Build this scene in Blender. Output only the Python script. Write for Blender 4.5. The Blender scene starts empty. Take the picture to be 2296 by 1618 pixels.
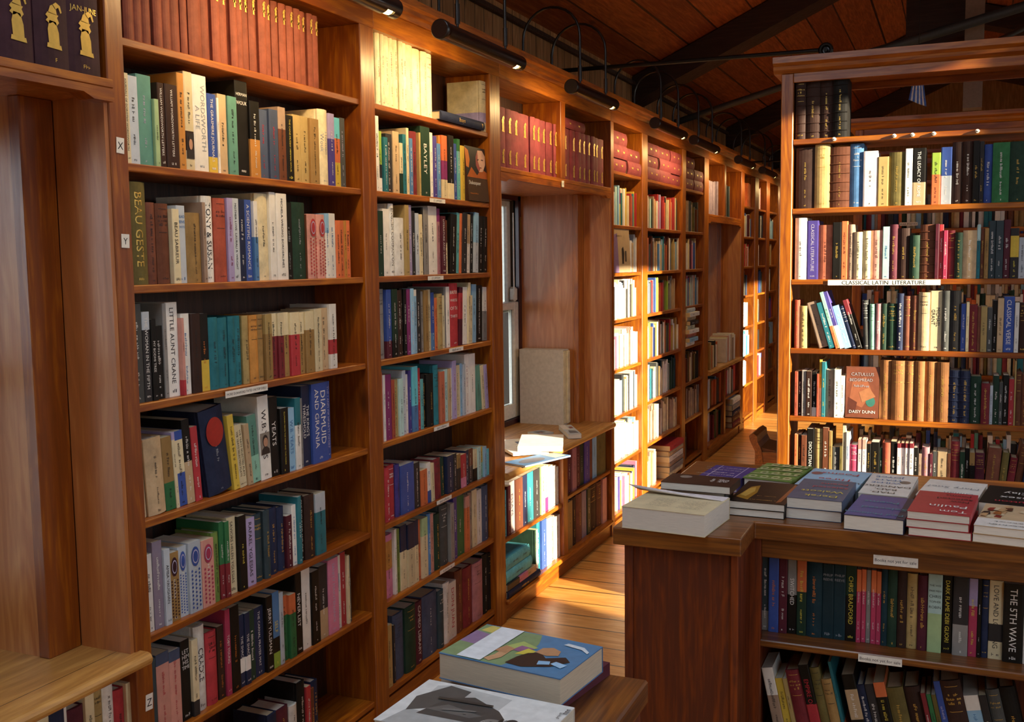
import bpy, math, random
import numpy as np
from mathutils import Vector, Matrix
random.seed(11)
SC = bpy.context.scene
COL = SC.collection
R_ = math.radians

# ---------------------------------------------------------------- camera model (photo 2296 x 1618)
PW, PH, FPX = 2296, 1618, 2312.0
PITCH, YAW, ROLL = R_(-5.5236), R_(23.3342), R_(-.7129)
CAM = np.array([1.7961, 0.0, 1.59])
_f = np.array([-math.sin(YAW)*math.cos(PITCH), math.cos(YAW)*math.cos(PITCH), math.sin(PITCH)])
_r = np.array([math.cos(YAW), math.sin(YAW), 0.0]); _u = np.cross(_r, _f)
CR = math.cos(ROLL)*_r + math.sin(ROLL)*_u
CU = -math.sin(ROLL)*_r + math.cos(ROLL)*_u
CF = _f
def ray(px, py): return CR*((px-PW/2)/FPX) + CU*((PH/2-py)/FPX) + CF
def at(px, py, ax, val):
    """point of the sight line through a photo pixel on the plane ax = val"""
    d = ray(px, py); return CAM + d*((val-CAM[ax])/d[ax])
def proj(p):
    d = np.array(p, float)-CAM; a = d @ CF
    return PW/2+FPX*(d @ CR)/a, PH/2-FPX*(d @ CU)/a

# ---------------------------------------------------------------- mesh builder
class MB:
    def __init__(s): s.v = []; s.f = []; s.m = []; s.sm = []
    def add(s, vs, fs, m=0, smooth=False):
        o = len(s.v); s.v += [tuple(map(float, p)) for p in vs]
        for f in fs: s.f.append([o+i for i in f]); s.m.append(m); s.sm.append(smooth)
        return s
    def box(s, x0, x1, y0, y1, z0, z1, m=0, bev=0.0):
        if bev <= 0 or min(abs(x1-x0), abs(y1-y0), abs(z1-z0)) < bev*2.2:
            vs = [(x, y, z) for x in (x0, x1) for y in (y0, y1) for z in (z0, z1)]
            return s.add(vs, [(0,1,3,2),(4,6,7,5),(0,4,5,1),(2,3,7,6),(0,2,6,4),(1,5,7,3)], m)
        vs = []; idx = {}
        X = (x0, x1); Y = (y0, y1); Z = (z0, z1)
        for i in (0,1):
            for j in (0,1):
                for k in (0,1):
                    sx, sy, sz = (1,-1)[i]*bev, (1,-1)[j]*bev, (1,-1)[k]*bev
                    for a in range(3):
                        p = [X[i]+sx, Y[j]+sy, Z[k]+sz]; p[a] = (X[i], Y[j], Z[k])[a]
                        idx[i,j,k,a] = len(vs); vs.append(p)
        fs = []
        I = lambda i,j,k,a: idx[i,j,k,a]
        for q in (0,1):
            fs.append([I(q,0,0,0),I(q,0,1,0),I(q,1,1,0),I(q,1,0,0)][::1 if q==0 else -1])
            fs.append([I(0,q,0,1),I(1,q,0,1),I(1,q,1,1),I(0,q,1,1)][::1 if q==0 else -1])
            fs.append([I(0,0,q,2),I(0,1,q,2),I(1,1,q,2),I(1,0,q,2)][::1 if q==0 else -1])
        for p in (0,1):
            for q in (0,1):
                fs.append([I(p,q,0,0),I(p,q,1,0),I(p,q,1,1),I(p,q,0,1)])
                fs.append([I(p,0,q,0),I(p,1,q,0),I(p,1,q,2),I(p,0,q,2)])
                fs.append([I(0,p,q,1),I(1,p,q,1),I(1,p,q,2),I(0,p,q,2)])
        for i in (0,1):
            for j in (0,1):
                for k in (0,1): fs.append([I(i,j,k,0),I(i,j,k,1),I(i,j,k,2)])
        return s.add(vs, fs, m)
    def prism(s, prof, ax, a0, a1, m=0):
        """closed 2-D outline swept along axis ax; the outline gives the other two axes in order"""
        n = len(prof); o = [i for i in range(3) if i != ax]; vs = []
        for a in (a0, a1):
            for p in prof:
                q = [0,0,0]; q[ax] = a; q[o[0]] = p[0]; q[o[1]] = p[1]; vs.append(q)
        fs = [(i,(i+1)%n,n+(i+1)%n,n+i) for i in range(n)] + [tuple(range(n))[::-1], tuple(range(n,2*n))]
        return s.add(vs, fs, m)
    def tube(s, pts, r, n=10, m=0, caps=True):
        pts = [Vector(p) for p in pts]; k = len(pts); rs = r if isinstance(r, (list, tuple)) else [r]*k
        vs = []; up = None
        for i, p in enumerate(pts):
            t = (pts[min(i+1,k-1)]-pts[max(i-1,0)]).normalized()
            if up is None:
                up = Vector((0,0,1)) if abs(t.z) < .9 else Vector((1,0,0))
            a = t.cross(up).normalized(); b = a.cross(t).normalized(); up = b
            for j in range(n):
                w = 2*math.pi*j/n; vs.append(p + (a*math.cos(w)+b*math.sin(w))*rs[i])
        fs = [(i*n+j, i*n+(j+1)%n, (i+1)*n+(j+1)%n, (i+1)*n+j) for i in range(k-1) for j in range(n)]
        s.add(vs, fs, m, True)
        if caps: s.add(vs[:n], [tuple(range(n))[::-1]], m); s.add(vs[-n:], [tuple(range(n))], m)
        return s
    def lathe(s, c, prof, n=16, m=0):
        vs = [(c[0]+r*math.cos(2*math.pi*j/n), c[1]+r*math.sin(2*math.pi*j/n), c[2]+z) for r, z in prof for j in range(n)]
        k = len(prof)
        return s.add(vs, [(i*n+j, i*n+(j+1)%n, (i+1)*n+(j+1)%n, (i+1)*n+j) for i in range(k-1) for j in range(n)]
                     + [tuple(range(n))[::-1], tuple(range((k-1)*n, k*n))], m, True)
    def poly(s, pts, m=0): return s.add(pts, [tuple(range(len(pts)))], m)
    def join(s, other, M=None, mofs=None):
        vs = [M @ Vector(p) for p in other.v] if M is not None else other.v
        o = len(s.v); s.v += [tuple(p) for p in vs]
        for f, m, sm in zip(other.f, other.m, other.sm):
            s.f.append([o+i for i in f]); s.m.append(mofs[m] if mofs else m); s.sm.append(sm)
        return s
    def mesh(s, name, mats):
        me = bpy.data.meshes.new(name); me.from_pydata(s.v, [], s.f)
        for mt in (mats if isinstance(mats, (list, tuple)) else [mats]): me.materials.append(mt)
        if s.f:
            me.polygons.foreach_set('material_index', s.m); me.polygons.foreach_set('use_smooth', s.sm)
        me.update(); return me
    def build(s, name, mats, parent=None, fix=False):
        me = s.mesh(name, mats)
        if fix:
            import bmesh
            b = bmesh.new(); b.from_mesh(me); bmesh.ops.recalc_face_normals(b, faces=b.faces); b.to_mesh(me); b.free()
        o = bpy.data.objects.new(name, me); COL.objects.link(o)
        if parent is not None: o.parent = parent
        return o

def tag(o, label=None, cat=None, group=None, kind=None):
    if label: o['label'] = label
    if cat: o['category'] = cat
    if group: o['group'] = group
    if kind: o['kind'] = kind
    return o
def thing(name, label, cat, loc=(0,0,0), group=None, M=None):
    o = bpy.data.objects.new(name, None); COL.objects.link(o); o.empty_display_size = .05
    if M is not None: o.matrix_world = M
    else: o.location = loc
    return tag(o, label, cat, group)
def part(mb, name, mats, root):
    """a mesh given in world coordinates, parented under a root at an unrotated location"""
    o = mb.build(name, mats, root)
    o.matrix_parent_inverse = Matrix.Translation(root.location).inverted(); return o
def struct(mb, name, mats):
    return tag(mb.build(name, mats), kind='structure')

# ---------------------------------------------------------------- materials
def lin(h):
    c = [int(h[i:i+2], 16)/255 for i in (0,2,4)]
    return [x/12.92 if x <= .04045 else ((x+.055)/1.055)**2.4 for x in c]
class NT:
    def __init__(s, name):
        s.mat = bpy.data.materials.new(name); s.mat.use_nodes = True; s.t = s.mat.node_tree
        s.b = s.t.nodes['Principled BSDF']
    def n(s, typ, **kw):
        x = s.t.nodes.new(typ)
        for k, v in kw.items():
            if k.startswith('i_'):
                key = k[2:].replace('_', ' ')
                x.inputs[int(key) if key.isdigit() else key].default_value = v
            else: setattr(x, k, v)
        return x
    def l(s, a, b): s.t.links.new(a, b)
    def ramp(s, fac, stops):
        r = s.n('ShaderNodeValToRGB'); e = r.color_ramp.elements
        while len(e) < len(stops): e.new(.5)
        for i, (p, c) in enumerate(stops): e[i].position = p; e[i].color = (*c, 1)
        s.l(fac, r.inputs[0]); return r.outputs[0]
    def math(s, op, a, b=None):
        m = s.n('ShaderNodeMath', operation=op)
        for i, x in enumerate((a, b)):
            if x is None: continue
            if isinstance(x, (int, float)): m.inputs[i].default_value = x
            else: s.l(x, m.inputs[i])
        return m.outputs[0]
def plain(name, hexc, rough=.6, metal=0, spec=.5, coat=0, emit=None, es=0):
    k = NT(name); c = lin(hexc)
    nz = k.n('ShaderNodeTexNoise', i_Scale=60.0, i_Detail=3.0)
    tc = k.n('ShaderNodeTexCoord'); k.l(tc.outputs['Object'], nz.inputs['Vector'])
    k.l(k.ramp(nz.outputs['Fac'], [(.3, [x*.9 for x in c]), (.7, [min(1,x*1.08) for x in c])]), k.b.inputs['Base Color'])
    k.b.inputs['Roughness'].default_value = rough; k.b.inputs['Metallic'].default_value = metal
    k.b.inputs['Specular IOR Level'].default_value = spec; k.b.inputs['Coat Weight'].default_value = coat
    if emit:
        k.b.inputs['Emission Color'].default_value = (*lin(emit), 1); k.b.inputs['Emission Strength'].default_value = es
    return k.mat
def wood(name, dark, light, axis, rough=.38, coat=.35, planks=None, stretch=14.0, scale=5.0, gap=.012, bump=.15, knots=True):
    """varnished wood; grain along axis; planks = (axis across, width) for board joints"""
    k = NT(name); tc = k.n('ShaderNodeTexCoord'); co = tc.outputs['Object']
    oi = k.n('ShaderNodeObjectInfo')
    sep = k.n('ShaderNodeSeparateXYZ'); k.l(co, sep.inputs[0])
    rnd = oi.outputs['Random']; edge = None
    if planks:
        u = k.math('DIVIDE', sep.outputs[planks[0]], planks[1])
        wn = k.n('ShaderNodeTexNoise', noise_dimensions='1D', i_Scale=.9, i_Detail=0.0); k.l(u, wn.inputs['W'])
        u = k.math('ADD', u, k.math('MULTIPLY', wn.outputs['Fac'], .35))
        fl = k.math('FLOOR', u); fr = k.math('SUBTRACT', u, fl)
        w2 = k.n('ShaderNodeTexWhiteNoise', noise_dimensions='1D'); k.l(fl, w2.inputs['W'])
        rnd = w2.outputs['Value']
        d = k.math('ABSOLUTE', k.math('SUBTRACT', fr, .5))
        edge = k.math('GREATER_THAN', d, .5-gap/planks[1]*.5)
    off = k.n('ShaderNodeCombineXYZ'); r7 = k.math('MULTIPLY', rnd, 37.0)
    for i in range(3): k.l(r7, off.inputs[i])
    va = k.n('ShaderNodeVectorMath', operation='ADD'); k.l(co, va.inputs[0]); k.l(off.outputs[0], va.inputs[1])
    mp = k.n('ShaderNodeMapping'); sc = [stretch]*3; sc[axis] = .9; mp.inputs['Scale'].default_value = sc
    k.l(va.outputs[0], mp.inputs['Vector'])
    n1 = k.n('ShaderNodeTexNoise', i_Scale=scale, i_Detail=5.0, i_Roughness=.62, i_Distortion=.4); k.l(mp.outputs[0], n1.inputs['Vector'])
    mp2 = k.n('ShaderNodeMapping'); sc2 = [3.0]*3; sc2[axis] = .45; mp2.inputs['Scale'].default_value = sc2
    k.l(va.outputs[0], mp2.inputs['Vector'])
    n2 = k.n('ShaderNodeTexNoise', i_Scale=2.2, i_Detail=2.0, i_Distortion=1.2); k.l(mp2.outputs[0], n2.inputs['Vector'])
    wv = k.math('SINE', k.math('MULTIPLY', n2.outputs['Fac'], 60.0))
    g = k.math('ADD', k.math('MULTIPLY', n1.outputs['Fac'], .75), k.math('MULTIPLY', wv, .045))
    g = k.math('ADD', g, k.math('MULTIPLY', rnd, .16))
    D, L = lin(dark), lin(light)
    col = k.ramp(g, [(.2, [x*.75 for x in D]), (.4, D), (.68, L)])
    if knots:
        vo = k.n('ShaderNodeTexVoronoi', i_Scale=1.0); mk = k.n('ShaderNodeMapping'); s3 = [4.5]*3; s3[axis] = 1.6
        mk.inputs['Scale'].default_value = s3; k.l(va.outputs[0], mk.inputs['Vector']); k.l(mk.outputs[0], vo.inputs['Vector'])
        kf = k.ramp(vo.outputs['Distance'], [(.03, (1,1,1)), (.10, (0,0,0))])
        mx = k.n('ShaderNodeMixRGB', i_Color2=(*[x*.35 for x in D], 1)); k.l(kf, mx.inputs['Fac']); k.l(col, mx.inputs['Color1']); col = mx.outputs[0]
    if edge is not None:
        mx = k.n('ShaderNodeMixRGB', i_Color2=(*[x*.12 for x in D], 1)); k.l(edge, mx.inputs['Fac']); k.l(col, mx.inputs['Color1']); col = mx.outputs[0]
    k.l(col, k.b.inputs['Base Color'])
    rr = k.ramp(n1.outputs['Fac'], [(.3, [rough+.12]*3), (.7, [rough-.05]*3)]); k.l(rr, k.b.inputs['Roughness'])
    k.b.inputs['Coat Weight'].default_value = coat; k.b.inputs['Coat Roughness'].default_value = .28
    bp = k.n('ShaderNodeBump', i_Strength=bump, i_Distance=.004)
    hgt = n1.outputs['Fac']
    if edge is not None: hgt = k.math('SUBTRACT', hgt, k.math('MULTIPLY', edge, 2.0))
    k.l(hgt, bp.inputs['Height']); k.l(bp.outputs[0], k.b.inputs['Normal'])
    return k.mat
WD = ('85410a', 'be7219')
W_X = wood('shelf_wood_x', *WD, 0); W_Y = wood('shelf_wood_y', *WD, 1); W_Z = wood('shelf_wood_z', *WD, 2)
WP_Z = wood('panel_wood_z', 'b6703a', 'dca062', 2, rough=.36, coat=.4, scale=2.5, knots=False, bump=.04)
WS_Y = wood('sill_wood_y', 'b07c3c', 'd6a258', 1, rough=.45, coat=.25, stretch=9, planks=(0, .31), gap=.003)
OAK_X = wood('oak_x', '5c300c', '94591f', 0, rough=.36, coat=.45, stretch=22, knots=False)
OAK_Y = wood('oak_y', '5c300c', '94591f', 1, rough=.36, coat=.45, stretch=22, knots=False)
OAK_Z = wood('oak_panel_z', '5a2204', '8c3e08', 2, rough=.55, coat=.05, stretch=16, knots=False)
FLOOR = wood('floor_boards', 'cc8c42', 'e8b468', 0, rough=.36, coat=.3, planks=(1, .165), gap=.009, stretch=7, bump=.06)
CEIL = wood('ceiling_boards', '84401a', 'b8662c', 1, rough=.5, coat=.1, planks=(0, .2), gap=.010)
BOARD = wood('wall_boards', '9c7448', 'd0a470', 2, rough=.6, coat=.05, planks=(1, .105), gap=.006)
BEAM = wood('beam_wood', '2a1710', '45281a', 0, rough=.6, coat=.05, knots=False)
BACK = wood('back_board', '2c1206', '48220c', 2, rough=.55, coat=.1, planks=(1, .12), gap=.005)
BLACK = plain('black_enamel', '14110f', .3, 0, .6, coat=.3)
STEEL = plain('dark_steel', '23221f', .45, .6)
GREYST = plain('grey_paint_steel', '4a5052', .5, .2)
WHITEP = plain('white_gloss_paint', 'f0ead8', .35, coat=.3)
MAROONP = plain('maroon_paint', '38131a', .4, coat=.2)
PAPER = plain('label_card', 'e9e6dc', .7)
INK = plain('ink_black', '121216', .6)
GILT = plain('gilt', 'd9b458', .38, .45)
BRASS = plain('brass', 'c39a45', .3, .9)
SILVERW = plain('white_peg', 'dcdad4', .4)
LEATH = plain('brown_leather', '4a2412', .4, coat=.3)
BULB = plain('lamp_bulb', 'fff0c8', .5, emit='ffd27a', es=14.0)
def page_mat(name, hexc, axis):
    k = NT(name); c = lin(hexc); tc = k.n('ShaderNodeTexCoord')
    mp = k.n('ShaderNodeMapping'); s = [30.0]*3; s[axis] = 900.0; mp.inputs['Scale'].default_value = s
    k.l(tc.outputs['Object'], mp.inputs['Vector'])
    nz = k.n('ShaderNodeTexNoise', i_Scale=1.0, i_Detail=2.0); k.l(mp.outputs[0], nz.inputs['Vector'])
    oi = k.n('ShaderNodeObjectInfo')
    g = k.math('ADD', k.math('MULTIPLY', nz.outputs['Fac'], .8), k.math('MULTIPLY', oi.outputs['Random'], .25))
    k.l(k.ramp(g, [(.25, [x*.74 for x in c]), (.75, c)]), k.b.inputs['Base Color'])
    k.b.inputs['Roughness'].default_value = .85; return k.mat
PAGE_Y = page_mat('paper_edges', 'd8c8a4', 1)
PAGE_W = page_mat('white_paper_edges', 'e2dccb', 2)

# palette: code -> (hex, plain colour word)
PAL = {k: (h, n) for k, h, n in [l.split(',') for l in '''wh,e9e6dd,white
pw,e3d8d8,pinkish white
cr,dccda2,cream
yc,dcd6ae,pale yellow
bg,c2a57c,beige
sp,cf9080,salmon
ta,a58a74,taupe
tn,9c7940,tan
kh,b3985a,khaki
lt,99622f,tan leather
br,6a3a22,brown
rb,7d4630,reddish brown
db,38221a,dark brown
bk,16130f,black
ck,302e2f,charcoal
gy,8b8884,grey
dg,4c4e4c,dark grey
nv,1f2947,navy
sl,44506a,slate blue
dt,34444a,dark slate
bl,2c4c9c,blue
sb,4a7eb4,mid blue
lb,8cbcdc,light blue
pg,b9c3cc,pale grey
tl,1f7480,teal
dq,14343e,dark teal
aq,5cb0b4,aqua
tq,62d0e0,turquoise
pa,b4d8d4,pale aqua
mt,90ccb2,mint
sg,5d9584,sea green
lg,a9c78e,pale green
gn,2c7040,green
dn,1f3a2b,dark green
ol,6e6230,olive
ag,76923f,apple green
lm,98b83a,lime green
yl,d4b32c,yellow
go,c2822a,ochre
or,d4682a,orange
co,c66a48,coral
to,a9482c,rust
rd,b2222c,red
cm,b02852,crimson
dr,7c1f28,dark red
mr,561c2c,maroon
pk,d2789a,pink
dp,b0757c,dusty pink
mg,86286a,plum
pu,46388a,purple
lv,a89ac6,lavender
mv,8d7f92,mauve
bv,74351f,brick red
rv,7c2e38,rose red
dv,3c1c26,dark maroon'''.split('\n')]}
_bm = {}
def book_mat(code, hard):
    key = (code, hard)
    if key in _bm: return _bm[key]
    k = NT('%s_%s' % (PAL[code][1].replace(' ', '_'), 'cloth' if hard else 'card')); c = lin(PAL[code][0])
    tc = k.n('ShaderNodeTexCoord'); oi = k.n('ShaderNodeObjectInfo')
    nz = k.n('ShaderNodeTexNoise', i_Scale=22.0, i_Detail=4.0, i_Roughness=.65)
    va = k.n('ShaderNodeVectorMath', operation='ADD'); cb = k.n('ShaderNodeCombineXYZ')
    k.l(k.math('MULTIPLY', oi.outputs['Random'], 50.0), cb.inputs[0]); k.l(tc.outputs['Object'], va.inputs[0]); k.l(cb.outputs[0], va.inputs[1])
    k.l(va.outputs[0], nz.inputs['Vector'])
    a = .22 if hard else .09
    col = k.ramp(nz.outputs['Fac'], [(.3, [x*(1-a) for x in c]), (.7, [min(.95, x*(1+a)+.004) for x in c])])
    hv = k.n('ShaderNodeHueSaturation', i_Saturation=.94); k.l(col, hv.inputs['Color'])
    k.l(k.math('ADD', k.math('MULTIPLY', oi.outputs['Random'], .28), .86), hv.inputs['Value']); k.l(hv.outputs[0], k.b.inputs['Base Color'])
    k.b.inputs['Roughness'].default_value = .66 if hard else .46
    k.b.inputs['Specular IOR Level'].default_value = .22
    _bm[key] = k.mat; return k.mat
_ink = {}
def ink(code):
    if code == 'g': return GILT
    if code not in _ink:
        _ink[code] = plain('print_'+{'k':'black','w':'white','y':'yellow','b':'blue','m':'plum','r':'red','o':'orange','l':'pale','s':'silver','t':'turquoise'}[code],
            {'k':'17161a','w':'e8e6e0','y':'d8c84a','b':'2f6aa8','m':'8a2848','r':'b8283a','o':'c8762c','l':'b9b3cc','s':'9aa0a6','t':'3a8aa0'}[code], .5)
    return _ink[code]
INKW = dict(g='gilt', k='black', w='white', y='yellow', b='blue', m='plum', r='red', o='orange', l='pale', s='silver', t='turquoise')

# ---------------------------------------------------------------- lettering
_tx = {}
def text_mb(s):
    """string -> flat MB in XY, cap height 1, width as set"""
    if s in _tx: return _tx[s]
    cu = bpy.data.curves.new('lettering', 'FONT'); cu.body = s; cu.resolution_u = 2; cu.size = 1.0
    o = bpy.data.objects.new('lettering', cu); COL.objects.link(o)
    dg = bpy.context.evaluated_depsgraph_get(); me = o.evaluated_get(dg).to_mesh()
    mb = MB(); vs = [(v.co.x, v.co.y, 0) for v in me.vertices]
    if vs:
        x0 = min(v[0] for v in vs); k = 1/.73
        mb.add([((v[0]-x0)*k, v[1]*k, 0) for v in vs], [tuple(p.vertices) for p in me.polygons])
    w = max([v[0] for v in mb.v] or [0])
    o.evaluated_get(dg).to_mesh_clear(); bpy.data.objects.remove(o); bpy.data.curves.remove(cu)
    _tx[s] = (mb, w); return _tx[s]
def scribble(n, rng):
    """illegible small print: n letter-like strokes, cap height 1"""
    mb = MB(); x = 0
    for i in range(n):
        if rng.random() < .17: x += .6; continue
        w = rng.choice((.45, .55, .65)); b = .15; xh = 1 if rng.random() < .3 else .7
        q = lambda a0, a1, c0, c1: mb.add([(x+a0, c0*xh, 0), (x+a1, c0*xh, 0), (x+a1, c1*xh, 0), (x+a0, c1*xh, 0)], [(0,1,2,3)])
        q(0, b, 0, 1)
        t = rng.randrange(4)
        if t != 0: q(b, w, .85 if t & 1 else 0, 1 if t & 1 else .15)
        if t >= 2: q(w-b, w, 0, 1)
        if t != 2: q(b, w, .42, .57)
        x += w+.2
    return mb, max(x-.2, .5)

# ---------------------------------------------------------------- books
def cover_mb(w, h, d, hard, bands, ribs=False):
    """a book case: spine towards +X at x=0, boards back to x=-d, width along Y, height along Z"""
    mb = MB()
    if hard: t = min(.0028, w*.16); b = min(.007, w*.2)
    else: t = min(.0008, w*.12); b = min(.0012, w*.15)
    n = 6 if hard else 3
    sp = []
    for i in range(n+1):
        s = -1+2*i/n
        sp.append((-b*s*s if hard else (-b if abs(s) == 1 else 0), w*(.5+.5*s) if hard else (0, w*.1, w*.9, w)[i]))
    if hard: outer = [(-d, 0), (-b-.012, 0), (-b-.008, t*.45), (-b-.003, 0)] + sp + [(-b-.003, w), (-b-.008, w-t*.45), (-b-.012, w), (-d, w)]
    else: outer = [(-d, 0)] + sp + [(-d, w)]
    inner = [(-d, t)] + [(max(-d+.001, min(x, -b)-t), min(max(y, t), w-t)) for x, y in outer[1:-1]] + [(-d, w-t)]
    k = len(outer); zs = [0.0]; ms = []
    for f, m in bands: zs.append(h*f); ms.append(m)
    for poly, flip in ((outer, False), (inner, True)):
        vs = [(x, y, z) for z in zs for x, y in poly]
        for j in range(len(zs)-1):
            for i in range(k-1):
                q = (j*k+i, j*k+i+1, (j+1)*k+i+1, (j+1)*k+i)
                mb.add([vs[a] for a in q], [(0,1,2,3) if not flip else (3,2,1,0)], ms[j], hard and not flip)
    for z, m, up in ((0, ms[0], False), (h, ms[-1], True)):
        for i in range(k-1):
            q = [(*outer[i], z), (*outer[i+1], z), (*inner[i+1], z), (*inner[i], z)]
            mb.add(q, [(0,1,2,3) if up else (3,2,1,0)], m)
    for e in (0, -1):
        for j in range(len(zs)-1):
            q = [(*outer[e], zs[j]), (*inner[e], zs[j]), (*inner[e], zs[j+1]), (*outer[e], zs[j+1])]
            mb.add(q, [(0,1,2,3)], ms[j])
    if ribs:
        for f in (.12, .27, .42, .57, .72, .87):
            mb.tube([(x+.0008, y, h*f) for x, y in sp], .0022, 6, ms[0])
    return mb, t, b
def block_mb(w, h, d, hard, t, b):
    mb = MB(); e = .0035 if hard else .0006
    x1 = -b-t-.0004; x0 = -d+(.005 if hard else .0005)
    y0, y1 = t+.0002, w-t-.0002
    m = (y0+y1)/2; fx = x0+(.003 if hard else 0)
    mb.prism([(x1, y0), (x1, y1), (x0, y1), (fx, m), (x0, y0)], 2, e, h-e)
    return mb
def letter_mb(w, h, b, hard, txt, rng, hz0=.86):
    """lettering on the spine; txt = (ink, text or '', horizontal?)"""
    out = MB()
    def put(mb, tw, cap, cy, cz, horiz, maxlen):
        s = min(cap, maxlen/max(tw, .01))
        L = tw*s
        for p, f in ((mb.v, mb.f),):
            vs = []
            for x, y, _ in p:
                if horiz: Y, Z = cy-L/2+x*s, cz+(y-.5)*s
                else: Y, Z = cy+(y-.5)*s, cz+L/2-x*s
                q = 2*(Y-w/2)/w
                vs.append(((-b*q*q if hard else 0)+.0005, Y, Z))
            out.add(vs, f)
    ic, s, horiz = txt
    if s:
        mb, tw = text_mb(s)
        lines = s.split('|')
        if len(lines) > 1:
            k = len(lines)
            for i, l in enumerate(lines):
                mb, tw = text_mb(l)
                if horiz: put(mb, tw, min(.34*w, .022), w/2, h*hz0-i*min(.34*w, .03)*1.25, True, w*.84)
                else: put(mb, tw, w*.62/k, w*(.5+.62*(.5-(i+.5)/k)*1.3), h*.56, False, h*.74)
        elif horiz: put(mb, tw, .3*w, w/2, h*.82, True, w*.84)
        else: put(mb, tw, min(w*.44, .024), w/2, h*.54, False, h*.8)
        mb, tw = scribble(3, rng); put(mb, tw, min(.008, w*.25), w/2, h*.06, True, w*.6)
        return out
    st = rng.randrange(4) if w > .016 else 3
    if st == 0 and hard:                      # stacked short lines near the head
        for i in range(rng.randrange(2, 4)):
            mb, tw = scribble(rng.randrange(4, 8), rng); put(mb, tw, min(.0075, w*.2), w/2, h*(.84-.05*i), True, w*.72)
        mb, tw = scribble(5, rng); put(mb, tw, min(.006, w*.2), w/2, h*.07, True, w*.6)
        for f in (.93, .64): out.add([(-b*.9 if hard else .0004, w*.06, h*f), (.0006, w*.3, h*f), (.0006, w*.7, h*f), (-b*.9 if hard else .0004, w*.94, h*f), (-b*.9 if hard else .0004, w*.94, h*f+.0012), (.0006, w*.7, h*f+.0012), (.0006, w*.3, h*f+.0012), (-b*.9 if hard else .0004, w*.06, h*f+.0012)], [(0,1,6,7),(1,2,5,6),(2,3,4,5)])
    else:
        cap = min(.0085, w*.34); a = rng.randrange(9, 17); mb, tw = scribble(a, rng)
        put(mb, tw, cap, w*.5, h*(.62 if st != 2 else .5), False, h*.5)
        if st != 2:
            mb, tw = scribble(rng.randrange(6, 11), rng); put(mb, tw, cap*.8, w*.5, h*.24, False, h*.22)
        mb, tw = scribble(2, rng); put(mb, tw, min(.006, w*.3), w/2, h*.05, True, w*.5)
    return out
def ornament_mb(cz, cy, s):
    """small gilt figure: plinth, body, ruff and a curled tip"""
    P = lambda pts: [(.0009, cy+a*s, cz+c*s) for a, c in pts]
    mb = MB()
    mb.poly(P([(-.2,-.5),(.22,-.52),(.2,-.42),(-.18,-.4)]))
    mb.poly(P([(-.14,-.4),(.16,-.42),(.15,-.15),(.08,.08),(-.1,.1),(-.16,-.1)]))
    mb.poly(P([(-.2,.08),(-.1,.02),(0,.07),(.1,.0),(.17,.08),(.12,.18),(.16,.24),(-.14,.28),(-.2,.2),(-.14,.15)]))
    mb.poly(P([(-.13,.26),(.12,.24),(.1,.36),(.02,.46),(-.06,.42)]))
    mb.poly(P([(.0,.45),(.08,.36),(.17,.42),(.22,.3),(.26,.32),(.22,.46),(.1,.52)]))
    return mb

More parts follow.
